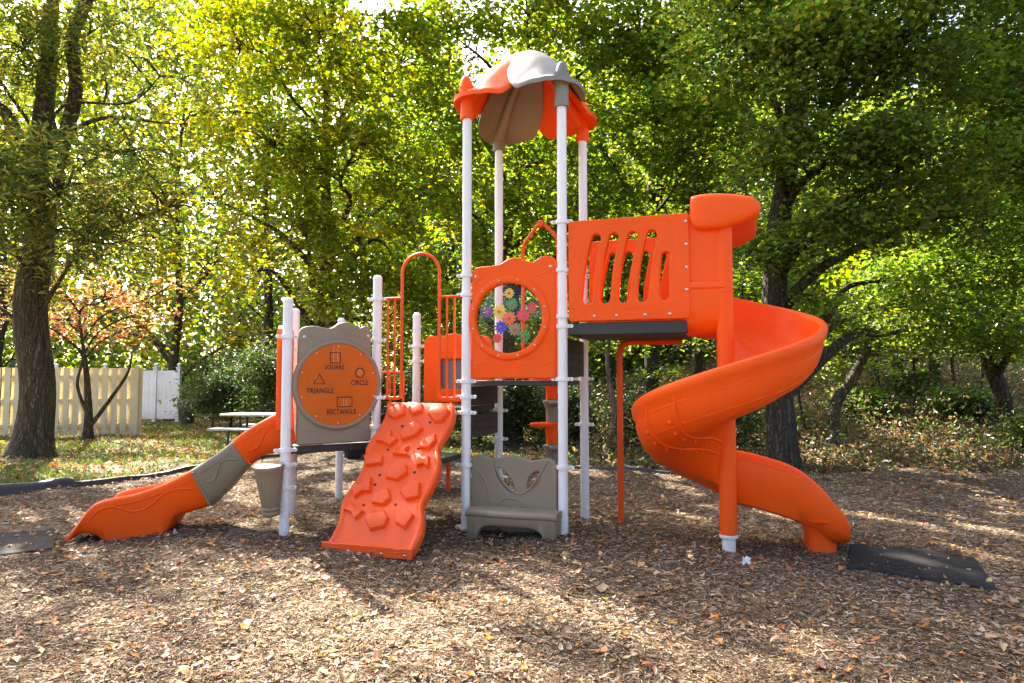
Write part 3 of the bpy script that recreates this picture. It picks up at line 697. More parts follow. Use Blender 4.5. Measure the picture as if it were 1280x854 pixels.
# ---- wavy slide
wd = nrm([-.98, -.20, 0]); wn = np.cross(wd, UP) * -1   # wn: to the far side
if wn[1] < 0: wn = -wn
N0 = np.array([-2.12, 6.29, 0]); LL = [0, .08, .35, .59, .92, 1.235, 1.455, 1.58, 1.64, 1.70, 1.75, 1.80]
RZ = [1.17, 1.145, .985, .785, .575, .450, .408, .372, .318, .235, .16, .10]
HH = [.30, .30, .30, .30, .33, .40, .37, .30, .24, .15, .09, .05]
from functools import lru_cache
def rimz(L): return float(np.interp(L, np.linspace(0, 1.8, 61), RZS))
cs_ = crom(np.array(list(zip(LL, RZ))), 12); RZS = np.interp(np.linspace(0, 1.8, 61), cs_[:, 0], cs_[:, 1])
WS = .56
def wslide(L0, L1, mat, name, n=26):
    rings = []
    for L in np.linspace(L0, L1, n):
        z = rimz(L); sl = (rimz(L + .02) - rimz(L - .02)) / .04; sl = max(-1.0, min(0, sl)); tn = nrm(wd + UP * sl); dn = nrm(-UP - wd * (-sl) * .75 * (1 - float(sstep(L, 1.0, 1.4))))
        h = float(np.interp(L, LL, HH)); wv = 1 + .14 * math.sin(L * 9.5 + .6)
        fl = min(.20, h * .62) * np.interp(L, [0, 1.3, 1.8], [1, .75, .5])
        c = N0 + wd * L + UP * z
        P = lambda w, d: c + wn * w + dn * d
        foot = max(0, 1 - ((L - 1.30) / .24) ** 2); dh = h * wv
        prof = [(-.03, .05), (-.034, .02), (-.02, .0), (.012, -.006), (.035, .004), (.05, .03), (.06, fl * .6), (.10, fl * .95), (.2, fl * 1.02), (.28, fl * 1.03), (.36, fl * 1.02), (.46, fl * .95), (.50, fl * .6), (.51, .03), (.525, .004), (.548, -.006), (.58, .0), (.594, .02), (.59, .05),
                (.575, dh * .45), (.565, dh * .62), (.545, dh * .9), (.50, dh), (.06, dh), (.015, dh * .9), (-.005, dh * .62), (-.018, dh * .45)]
        ring = np.array([P(w, d) for w, d in prof])
        if foot > 0:
            for i in (21, 22, 23, 24): ring[i] = ring[i] + (-UP) * max(0, ring[i][2] + .02) * foot ** .5
        ring[:, 2] = np.maximum(ring[:, 2], -.03); rings.append(ring)
    b = MB(); b.grid(np.array(rings), closed_v=True, cap=True); return rings, b
wsroot = None
for i, (a, e, mat) in enumerate(((0.0, .455, ORANGE), (.455, .80, TAUPE), (.80, 1.80, ORANGE))):
    rings, b = wslide(a, e, mat, '')
    if i == 0: wsroot = b.build('wavy_slide', mat, PS, 60); wsroot['label'] = 'short orange and taupe slide'; o = wsroot
    else: o = b.build('slide_section', mat, wsroot, 60)
    # moulded wave along the near wall and flange at the joint
    q = MB(); Ls = np.linspace(a + .04, e - .05 if i < 2 else 1.62, 30); pts = []
    for L in Ls:
        z = rimz(L); sl = (rimz(L + .02) - rimz(L - .02)) / .04; dn = nrm(-UP - wd * (-sl) * .75 * (1 - float(sstep(L, 1.0, 1.4))))
        f = (L - Ls[0]) / (Ls[-1] - Ls[0]); dd = (.13 + .05 * math.sin(f * 6.3 * (1 if i < 2 else 1.6) + 2.6)) * (1 if i < 2 else lerp(1.0, .7, f))
        pts.append(N0 + wd * L + UP * z + dn * dd + wn * np.interp(dd, [.05, .14, .2], [-.028, -.015, -.004]))
    q.tube(pts, .012, 8)
    pts = []
    for L in Ls:
        z = rimz(L); sl = (rimz(L + .02) - rimz(L - .02)) / .04; dn = nrm(-UP - wd * (-sl) * .75 * (1 - float(sstep(L, 1.0, 1.4)))); pts.append(N0 + wd * L + UP * z + dn * .062 - wn * .029)
    q.tube(pts, .006, 6); q.build('moulded_wave', mat, o if o.name.startswith('wavy') else wsroot, 60)
    if i < 2:
        q = MB(); q.tube(crom(rings[-1][[1, 0] + list(range(26, 17, -1))], 3), .013, 8); q.build('joint_flange', mat, wsroot, 60)

# ---- spiral slide
PC = FR + u * 1.41 + v * .055; PC = PC * [1, 1, 0]
b = MB(); b.lathe([(.072, .16), (.072, 2.78)], PC, UP, 32); b.lathe([(.075, 2.2), (.078, 2.215), (.075, 2.23)], PC, UP, 32, cap=False)
ss_root = b.build('spiral_slide', ORANGE, PS, 50); ss_root['label'] = 'tall orange spiral slide'
b = MB(); b.lathe([(.055, -.2), (.055, .14), (.074, .14), (.078, .145), (.078, .165), (.07, .17)], PC, UP, 28); b.build('pole_foot', WHITE, ss_root, 40)
# cross-section (distance outwards from the pole, height against the outer rim)
SEC = np.array([(.785, -.075), (.795, -.035), (.795, -.008), (.782, .012), (.760, .016), (.738, .006), (.722, -.02), (.712, -.08), (.695, -.18), (.655, -.27), (.58, -.335), (.47, -.365), (.34, -.365), (.22, -.33), (.13, -.26), (.085, -.18), (.062, -.14),
                (.045, -.20), (.045, -.52), (.08, -.50), (.16, -.465), (.28, -.445), (.42, -.44), (.55, -.42), (.65, -.37), (.72, -.28), (.755, -.18), (.765, -.10)])
EXI = np.array([(.785, -.075), (.795, -.035), (.795, -.008), (.782, .012), (.760, .016), (.738, .006), (.722, -.02), (.712, -.08), (.695, -.16), (.655, -.24), (.58, -.27), (.47, -.275), (.34, -.275), (.22, -.26), (.15, -.20), (.115, -.10), (.10, -.01),
                (.075, .012), (.04, .0), (.035, -.05), (.045, -.22), (.10, -.37), (.28, -.415), (.55, -.415), (.67, -.37), (.735, -.25), (.755, -.14), (.765, -.09)])
def spz(phi): return np.interp(phi, [-290, -270, -180, -90, 0, 90, 110], [.74, .80, 1.18, 1.555, 1.92, 2.26, 2.27])
rings = []
ENT = np.array([(.795, -.06), (.80, -.03), (.80, 0), (.785, .015), (.765, .015), (.745, .0), (.735, -.03), (.725, -.1), (.70, -.20), (.64, -.28), (.56, -.32), (.46, -.335), (.36, -.32), (.26, -.27), (.19, -.18), (.16, -.08), (.145, .0),
                (.125, .015), (.09, .0), (.085, -.06), (.10, -.28), (.17, -.39), (.30, -.435), (.46, -.44), (.60, -.42), (.70, -.34), (.755, -.2), (.775, -.08)])
def add_ring(c, outd, z, sec): rings.append([c + outd * r + UP * (z + h) for r, h in sec])
ent = lambda a: PC + u * (a - 1.41)
for a in np.linspace(1.20, 1.44, 4):   # straight entry towards u, open side walls
    add_ring(ent(a), v, 2.275 - (a - 1.2) * .06, ENT * (1 - (a - 1.2) / .3) + SEC * ((a - 1.2) / .3))
for ph in np.arange(90, -271, -6):
    o_ = u * math.cos(R(ph)) + v * math.sin(R(ph)); k_ = sstep(ph, -195, -262) if False else float(np.clip((-205 - ph) / 65, 0, 1)); k_ = k_ * k_ * (3 - 2 * k_)
    add_ring(PC, o_, spz(ph), SEC * (1 - k_) + EXI * k_)
for d in np.linspace(.07, .93, 16):
    z = np.interp(d, [0, .25, .5, .62, .74, .85, .90, .93], [.80, .75, .68, .625, .53, .42, .355, .30]); q = EXI.copy(); kk = np.interp(d, [0, .6, .8, .9, .93], [1, .98, .86, .62, .42]); q[:, 1] *= kk
    add_ring(PC + u * d, v, z, q)
b = MB(); P = np.array(rings); P[:, :, 2] = np.maximum(P[:, :, 2], -.02)
b.grid(P, closed_v=True, cap=True); ch = b.build('chute', ORANGE, ss_root, 55)
# exit foot
b = MB(); fr_ = []
for h, g in ((-.04, .92), (.05, .95), (.14, .98), (.24, 1.1), (.30, 1.3)):
    fr_.append([PC + u * (.74 + x * g) + v * (.42 + y * g) + UP * h for x, y in roundrect(-.115, -.29, .115, .29, .09, 5)])
b.grid(np.array(fr_), closed_v=True, cap=True); b.build('exit_foot', ORANGE, ss_root, 50)
# moulded lines round the outside of the chute, and bolted joints on its belly
for row, rad in ((26.4, .0032), (24.6, .0032)):
    q = MB(); i0 = int(row); f = row - i0
    pts = [p[i0] * (1 - f) + p[(i0 + 1) % 28] * f for p in P[4:-2]]; q.tube(crom(pts, 3), rad, 6); q.build('moulded_line', ORANGE, ch, 60)
for ph in (-120, -144):
    i = 4 + int((90 - ph) / 6); q = MB(); prof_i = [27, 26, 25, 24, 23, 22, 21, 20, 19]
    q.tube(crom([P[i][j] for j in prof_i], 4), .009, 8); q.build('joint_flange', ORANGE, ch, 60)
    k = Bolts()
    for j in (25, 24, 23, 22, 21): 
        nv = nrm(np.cross(P[i + 1][j] - P[i][j], P[i][j + 1] - P[i][j])); nv = -nv if nv[2] > 0 else nv
        k.lathe([(.014, 0), (.014, .006), (.005, .013)], P[i + 1][j] - UP * 0 + nv * .0, nv, 10)
    k.build('joint_bolt', ORANGE, ch, 40)
# entry cheeks, hood and near drum block
M = frame(FR, u)
def cheek(bo):
    Mc = frame(FR + v * bo, u)
    c = panel('hood_cheek', Mc, [(1.118, 2.26), (1.43, 2.26), (1.43, 2.80), (1.19, 2.93), (1.15, 2.93), (1.118, 2.86)], [], .05, .012, ORANGE, ss_root)
    return c
cheek(.03); cheek(.92)
b = MB(); rg = []   # half-barrel block that closes the chute on the viewer's side
for x, g in ((1.085, .97), (1.095, 1.0), (1.30, 1.0), (1.42, .98)):
    rg.append([mp(M, x, 2.085 + zz * g, .015 - bb) for bb, zz in ((.06, .225), (.015, .225), (.0, .215), (-.008, .19), (-.008, .165), (.006, .15), (.006, -.02), (.012, -.10), (.04, -.17), (.09, -.215), (.16, -.235), (.40, -.235), (.40, -.12), (.12, -.06), (.07, .08))])
b.grid(np.array(rg), closed_v=True, cap=True); b.build('entry_block', ORANGE, ss_root, 40)
HP = crom([(1.145, 3.00), (1.17, 3.035), (1.32, 3.045), (1.50, 3.025), (1.645, 2.985), (1.705, 2.93), (1.705, 2.86), (1.62, 2.80), (1.45, 2.745), (1.27, 2.735), (1.19, 2.75), (1.15, 2.80), (1.14, 2.90)], 5, True)
hc = HP.mean(0); b = MB(); rg = []
for bo, g in ((-.085, .55), (-.08, .82), (-.062, .95), (-.03, 1.0), (.25, 1.0), (.5, .97), (.75, 1.0), (.98, 1.0), (1.01, .95), (1.03, .82), (1.035, .55)):
    hump = .05 * math.sin(math.pi * np.clip((bo + .08) / 1.1, 0, 1))
    rg.append([mp(frame(FR + v * bo, u), hc[0] + (x - hc[0]) * g, hc[1] + (z - hc[1]) * g + hump) for x, z in HP])
b.grid(np.array(rg), closed_v=True, cap=True); b.build('hood', ORANGE, ss_root, 60)
k = Bolts()
b = MB(); b.tube(bend([PC + v * .86 + UP * 2.25, PC + v * .90 + u * .02 + UP * 2.9], .05), .06, 16); b.build('hood_post', ORANGE, ss_root, 50)
# bent orange leg under the upper deck
b = MB(); S0 = np.array([1.09, 6.77, 0]); b.tube(bend([S0 - UP * .2, S0 + UP * 1.84, S0 + UP * 1.84 + u * .62], .13), .031, 16); b.build('support_leg', OCOAT, PS, 60)

# ---- pod climber and pointed handle behind the tower
CP = np.array([.44, 7.47, 0]); pod = None
for i in range(6):
    b = MB(); z = .02 + i * .245; a = R(200 + (0 if i % 2 else 95)); d = np.array([math.cos(a), math.sin(a), 0]); mat = ORANGE if i % 2 else GREYTAUPE
    b.lathe([(.062, z), (.062, z + .05), (.066, z + .12), (.075, z + .17), (.095, z + .2), (.10, z + .225), (.062, z + .24), (.05, z + .245)], CP, UP, 20)
    e = CP + d * .13; n2 = np.cross(UP, d); rg = []
    for h, g in ((.175, .55), (.195, .95), (.205, 1), (.225, 1), (.232, .95)):
        rg.append([e + d * .125 * g * math.cos(t) + n2 * .085 * g * math.sin(t) + UP * (z + h) for t in np.linspace(0, 2 * math.pi, 24, endpoint=False)])
    b.grid(np.array(rg), closed_v=True, cap=True)
    if pod is None:
        q = MB(); q.tube([CP - UP * .2, CP + UP * 1.52], .03, 12); pod = q.build('pod_climber', OCOAT, PS, 50)
    b.build('climbing_pod', mat, pod, 40)
b = MB(); H0 = lerp(BL, BR, .5) + v * .02
hp = lambda x, z: H0 + u * x + UP * z
b.tube(bend([hp(-.20, 1.45), hp(-.20, 2.92), hp(-.01, 3.155), hp(.02, 3.155), hp(.19, 2.98), hp(.19, 1.45)], .07), .019, 12); b.tube([hp(.02, 3.15), hp(.14, 3.02) + v * .25, hp(.16, 2.9) + v * .36, hp(.17, 1.6) + v * .40], .019, 12)
b.lathe([(.03, -.03), (.045, 0), (.03, .03)], hp(0, 3.14), v, 12); b.build('pointed_handle', OCOAT, PS, 60)

# ---- low transfer step behind the middle deck
b = MB(); TS = np.array([-1.38, 8.75, .47]); b.box(TS, 1.36, .62, .07, u, v, UP); ts_ = b.build('transfer_step', BLACKDECK, PS, 30, bevel=.01)
for x in (-.55, .6):
    b = MB(); b.tube([TS + u * x - UP * .7, TS + u * x - UP * .03], .028, 12); b.build('leg', OCOAT, ts_, 50)
b = MB(); b.lathe([(.001, 0), (.13, 0), (.15, .02), (.15, .2), (.13, .22), (.001, .22)], (-2.02, 8.72, .46), UP, 24); b.build('step_cushion', RUBBER, ts_, 40)
# ------------------------------------------------------------------ setting
def at(px, py, Y):
    p = R(3.29); a = (px - 640) / 835; b = (427 - py) / 835; fy = math.cos(p) - b * math.sin(p); fz = math.sin(p) + b * math.cos(p)
    return np.array([a / fy * Y, Y, 1.46 + fz / fy * Y])

def sheet(name, xs, ys, zf, mat, attr=None):
    X, Y = np.meshgrid(xs, ys); Z = zf(X, Y); n, m = X.shape
    V = np.stack([X, Y, Z], -1).reshape(-1, 3)
    i = np.arange(n * m).reshape(n, m); Q = np.stack([i[:-1, :-1], i[:-1, 1:], i[1:, 1:], i[1:, :-1]], -1).reshape(-1, 4)
    me = bpy.data.meshes.new(name); npmesh(me, V, Q)
    if attr is not None:
        k, fn = attr; at_ = me.attributes.new(k, 'FLOAT', 'POINT'); at_.data.foreach_set('value', fn(X, Y).ravel().astype(np.float32))
    me.materials.append(mat); o = bpy.data.objects.new(name, me); COL.objects.link(o); o['kind'] = 'structure'
    me.polygons.foreach_set('use_smooth', np.ones(len(Q), bool)); return o
def npmesh(me, V, Q):
    V = np.asarray(V, np.float32); Q = np.asarray(Q, np.int32); k = Q.shape[1]
    me.vertices.add(len(V)); me.vertices.foreach_set('co', V.ravel())
    me.loops.add(Q.size); me.loops.foreach_set('vertex_index', Q.ravel())
    me.polygons.add(len(Q)); me.polygons.foreach_set('loop_start', np.arange(0, Q.size, k, dtype=np.int32))
    me.polygons.foreach_set('loop_total', np.full(len(Q), k, np.int32)); me.update(calc_edges=True)
def colattr(me, C):
    a = me.attributes.new('col', 'FLOAT_COLOR', 'POINT')
    C = np.concatenate([C, np.ones((len(C), 1))], 1).astype(np.float32); a.data.foreach_set('color', C.ravel())

def woodmask(X, Y):
    w = sstep(X, -1.5, 1.0) * sstep(Y, 9, 11)
    far = sstep(Y, 21.5, 22.6) * sstep(X, 3.5, 6) * (1 - sstep(Y, 32, 34))
    return np.clip(np.maximum(w * (1 - far), sstep(Y, 29, 31)), 0, 1)
gx = np.concatenate([np.linspace(-160, -30, 14)[:-1], np.linspace(-30, 30, 241), np.linspace(30, 160, 14)[1:]])
gy = np.concatenate([np.linspace(-60, -4, 8)[:-1], np.linspace(-4, 36, 161), np.linspace(36, 220, 24)[1:]])
sheet('ground', gx, gy, gz, GROUND, ('wood', woodmask))

# the wood-chip bed and its black border
EDGE = [at(-150, 634, 7.55), at(0, 617, 8.45), at(90, 607, 9.1), at(230, 588, 10.65), at(330, 571, 12.6), at(400, 562, 13.9), at(470, 566, 13.2), at(600, 576, 12.0), at(740, 586, 11.0), at(860, 590, 10.6), at(960, 591, 10.5)]
EX = np.array([p[0] for p in EDGE]); EY = np.array([p[1] for p in EDGE])
def bed_far(x): return np.interp(x, np.concatenate([[-14], EX, [8, 16]]), np.concatenate([[6.0], EY, [11.2, 10.6]]))
mx = np.linspace(-9, 13, 260); tt = np.linspace(0, 1, 240)
MX, TT = np.meshgrid(mx, tt); MY = -3 + (bed_far(MX) + 3) * TT
V = np.stack([MX, MY, mz(MX, MY)], -1).reshape(-1, 3); i = np.arange(MX.size).reshape(MX.shape)
me = bpy.data.meshes.new('mulch_ground'); npmesh(me, V, np.stack([i[:-1, :-1], i[:-1, 1:], i[1:, 1:], i[1:, :-1]], -1).reshape(-1, 4))
me.materials.append(MULCH); o = bpy.data.objects.new('mulch_ground', me); COL.objects.link(o); o['kind'] = 'structure'
me.polygons.foreach_set('use_smooth', np.ones(len(me.polygons), bool))

def edging(pts, label, w=.07, h=.10):
    pts = crom(pts, 6); rings = []
    for k in range(len(pts)):
        t = nrm((pts[min(k + 1, len(pts) - 1)] - pts[max(k - 1, 0)]) * [1, 1, 0]); n = np.cross(UP, t); c = np.array([pts[k][0], pts[k][1], float(mz(pts[k][0], pts[k][1]))])
        hh = h * (1 + .12 * math.sin(k * 1.3))
        rings.append([c + n * a * w + UP * b_ for a, b_ in ((-1, -.15), (-.95, hh * .6), (-.6, hh * .95), (0, hh), (.6, hh * .95), (.95, hh * .6), (1, -.15))])
    b = MB(); b.grid(np.array(rings), closed_v=True, cap=True); o = b.build('bed_edging', EDGING, None, 50, origin=rings[0][0].tolist())
    return tag(o, label, 'garden edging', 'black edging round the chip bed')
edging(EDGE[:3], 'thick black edging at the grass beside the big oak', .10, .125)
edging([EDGE[2] + np.array([.015, .02, 0])] + EDGE[3:6], 'thin black edging running behind the short wavy slide', .05, .075)
edging([EDGE[5] + np.array([.12, 0, 0])] + EDGE[6:], 'black edging along the wood floor behind the tower', .05, .065)

# rubber mats
def mat_(name, quad, label):
    c = sum(quad) / 4; b = MB(); top = []
    pts = []
    for k in range(4):
        p, q = quad[k], quad[(k + 1) % 4]
        for f in np.linspace(.04, .96, 9): pts.append(lerp(p, q, f))
    zc = lambda p, g, h: (lambda q: np.array([q[0], q[1], float(mz(q[0], q[1])) + h]))(c + (p - c) * g)
    rings = [[zc(p, 1.0, -.03) for p in pts], [zc(p, 1.0, .016) for p in pts], [zc(p, .97, .026) for p in pts], [zc(p, .6, .026) for p in pts], [zc(p, .2, .026) for p in pts]]
    b.grid(np.array(rings), closed_v=True, cap=True); o = b.build(name, RUBBER, None, 30, origin=(c[0], c[1], 0)); return tag(o, label, 'rubber mat', 'rubber mats at the slide ends')
Q1 = [at(1062, 683, 5.86), at(1218, 699, 5.42), at(1250, 738, 4.62), at(1058, 712, 5.14)]
Q2 = [at(-30, 671, 6.2), at(74, 664, 6.45), at(66, 692, 5.62), at(-40, 697, 5.5)]
mat_('rubber_mat', Q1, 'black rubber mat at the foot of the spiral slide'); mat_('rubber_mat', Q2, 'black rubber mat half buried beyond the short wavy slide')
b = MB(); p = at(933, 705, 5.15); p[2] = float(mz(p[0], p[1]))
b.grid(np.array([[p + np.array([x * .03 + .012 * math.sin(3 * y_), y_ * .03, .02 + .03 * abs(math.sin(2 * x + y_)) + (.03 if y_ > 0 else 0)]) for x in (-1, -.4, .3, 1)] for y_ in (-1, -.2, .5, 1)]))
o = b.build('paper_scrap', plastic('white_paper', (.7, .7, .68), .8, dust=0), None, 20, origin=p.tolist()); tag(o, 'small crumpled white paper scrap beside the spiral slide pole', 'paper scrap')

# ------------------------------------------------------------------ where the sun reaches through the leaves
LIT = []   # (x, y, half length, half width, angle) in metres on the ground
def lit_px(px0, py0, px1, py1, w):
    def g(px, py):
        p = at(px, py, 1.0); k = -1.46 / (p[2] - 1.46) if p[2] < 1.46 else 30; return np.array([p[0] * k, k])
    a, c = g(px0, py0), g(px1, py1); d = c - a; LIT.append(((a[0] + c[0]) / 2, (a[1] + c[1]) / 2, np.hypot(*d) / 2 + w * .5, w * 1.7, math.atan2(d[1], d[0])))
for q in ((650, 705, 1010, 842, .15), (690, 730, 860, 800, .22), (640, 735, 720, 748, .14), (960, 770, 1230, 805, .11), (1000, 730, 1030, 745, .05), (880, 735, 905, 746, .04), (560, 800, 700, 850, .12),
          (330, 750, 420, 770, .10), (60, 735, 140, 800, .12), (0, 720, 60, 760, .14), (230, 735, 290, 752, .06), (180, 790, 300, 850, .08), (440, 740, 500, 760, .05), (20, 790, 60, 840, .12),
          (0, 640, 120, 650, .22), (20, 575, 60, 600, .35), (120, 575, 200, 590, .35), (80, 548, 180, 553, 1.1), (210, 545, 345, 560, .9), (230, 575, 330, 568, .5), (90, 655, 200, 640, .15), (290, 615, 330, 640, .15), (225, 530, 300, 532, .9),
          (380, 572, 480, 590, .35), (400, 600, 470, 625, .2), (560, 590, 640, 600, .2), (760, 575, 850, 600, .18), (820, 600, 880, 625, .12), (700, 585, 770, 600, .2), (560, 545, 650, 555, .6), (740, 548, 800, 560, .4), (250, 690, 330, 660, .08),
          (1050, 640, 1200, 665, .10), (980, 570, 1060, 580, .25), (1090, 555, 1150, 575, .2), (1180, 600, 1280, 640, .15), (860, 560, 960, 575, .2)): lit_px(*q)
for q in ((0, 800, 120, 850, .06), (130, 760, 200, 790, .05), (300, 790, 380, 840, .05), (430, 800, 540, 850, .06), (600, 690, 660, 705, .04), (760, 700, 900, 760, .06), (1080, 800, 1230, 850, .07), (1130, 755, 1260, 790, .05), (820, 810, 900, 850, .07), (150, 700, 230, 720, .05), (460, 700, 540, 720, .04), (1180, 650, 1270, 668, .08), (960, 690, 1040, 705, .03)): lit_px(*q)
LIT += [(11.5, 24.5, 5.5, 2.2, 0), (17, 25, 4, 2, 0), (-16, 20, 4, 3, 0), (-22, 24, 6, 4, 0)]
def wav(x, y, s=1.0):
    return (np.sin(x * 3.1 * s + 1.7 * np.sin(y * 2.3 * s + .5)) + np.sin(y * 3.7 * s + 1.5 * np.sin(x * 1.9 * s + 2)) + .7 * np.sin((x + y) * 7.3 * s + 1) + .6 * np.sin((x - 1.3 * y) * 9.1 * s)) / 3.3
def lit(x, y):
    m = np.zeros(x.shape, bool)
    for cx, cy_, a, w, t in LIT:
        dx, dy = x - cx, y - cy_; p = (dx * math.cos(t) + dy * math.sin(t)) / a; q = (-dx * math.sin(t) + dy * math.cos(t)) / w
        m |= (p * p + q * q) < 1 + .8 * wav(x * 1.3, y * 1.3)
    al = x * SUN_AZ[0] + y * SUN_AZ[1]; ac = x * SUN_AZ[1] - y * SUN_AZ[0]
    streak = np.sin(ac * 8.3 + 1.4 * np.sin(al * 1.3 + 1)) + .8 * np.sin(ac * 14.7 + al * .8 + 1.1 * np.sin(al * 2.1)) + .7 * np.sin(al * 3.1 + ac * 2.0) + .5 * np.sin(al * 6.3 - ac * 5.1)
    m |= (streak > 1.45) & (y < 7.5) & (y > 2) & (np.abs(x) < 8)
    m &= (wav(x * 2.1 + 5, y * 2.1) + .35 * np.sin(ac * 11 + al) > -.22) | (y > 5.6)
    lawn = (x < -3.0) & (y > 8.5)
    m |= lawn & (wav(x * .55 + 3, y * .55) > -.25)
    return m
def keep(P):
    """False for leaves that stand between the sun and a patch that the photo shows lit"""
    P = np.asarray(P); t = P[:, 2] / SUND[2]
    for _ in range(3):
        hx = P[:, 0] - SUND[0] * t; hy = P[:, 1] - SUND[1] * t; t = (P[:, 2] - np.maximum(gz(hx, hy), 0)) / SUND[2]
    return ~(lit(hx, hy) & (P[:, 2] > .8))

# ------------------------------------------------------------------ leaves and trees
def leaf_mesh(name, C, size, aspect, cols, up=.55, droop=.25, seed=1, fold=.25, K=None):
    """one two-triangle folded leaf per centre C (n,3); size (n,), cols (n,3)"""
    g = np.random.default_rng(seed); n = len(C)
    nr = g.normal(size=(n, 3)); nr[:, 2] = np.abs(nr[:, 2]) * .6 + up
    if K is not None:   # the leaves of one spray lie roughly alike
        cn = g.normal(size=(1000, 3)) * .42; cn[:, 2] = 1; nr = nr * .50 + cn[K % 1000] * .62
    nr /= np.linalg.norm(nr, axis=1)[:, None]
    d = g.normal(size=(n, 3)); d[:, 2] -= droop; d -= nr * (d * nr).sum(1)[:, None]; d /= np.linalg.norm(d, axis=1)[:, None]
    s = np.cross(nr, d); L = size[:, None]; W = L * aspect
    b0 = C - d * L * .5; tip = C + d * L * .5 - nr * L * .08; m = C - d * L * .06 + nr * 0
    l = m + s * W * .5 + nr * L * fold * aspect; r = m - s * W * .5 + nr * L * fold * aspect
    V = np.stack([b0, r, tip, l], 1).reshape(-1, 3); i = np.arange(n)[:, None] * 4
    F = np.concatenate([i + [0, 1, 2], i + [0, 2, 3]], 1).reshape(-1, 3)
    me = bpy.data.meshes.new(name); npmesh(me, V, F); colattr(me, np.repeat(cols, 4, 0)); return me

def palette(n, cols, g, cl=None, jitter=.22):
    cols = np.asarray(cols, float); k = g.integers(0, len(cols), n) if cl is None else cl
    c = cols[k % len(cols)] * (1 + jitter * g.normal(size=(n, 1))) * (1 + .10 * g.normal(size=(n, 3)))
    return np.clip(c, .004, .9)

GREEN = [(0.0713, 0.1191, 0.0145), (0.0978, 0.15, 0.0176), (0.1323, 0.176, 0.0207), (0.0575, 0.0983, 0.0145), (0.1725, 0.1966, 0.0228)]
DEEP = [(0.0822, 0.1276, 0.0219), (0.1064, 0.158, 0.0243), (0.1347, 0.1823, 0.0243), (0.0637, 0.1033, 0.0219), (0.1701, 0.2005, 0.0267)]
LIME = [(0.1201, 0.1584, 0.0141), (0.1544, 0.1848, 0.0158), (0.1888, 0.2068, 0.0176), (0.0858, 0.132, 0.0132), (0.2488, 0.22, 0.0194)]
GOLD = [(0.2208, 0.184, 0.0202), (0.2944, 0.2208, 0.023), (0.1564, 0.1564, 0.0184), (0.2484, 0.1748, 0.0276), (0.1104, 0.1242, 0.0166)]
OAKC = [(0.0685, 0.0944, 0.0182), (0.0967, 0.1201, 0.02), (0.137, 0.1416, 0.0255), (0.0524, 0.0772, 0.0182), (0.1854, 0.163, 0.0273)]
REDC = [(.27,.085,.045),(.32,.15,.07),(.22,.06,.035),(.30,.19,.07),(.16,.12,.035)]
BUSHC = [(0.0225, 0.0425, 0.0125), (0.0325, 0.0575, 0.015), (0.0475, 0.075, 0.0175), (0.0175, 0.0325, 0.0125), (0.075, 0.0938, 0.0225)]

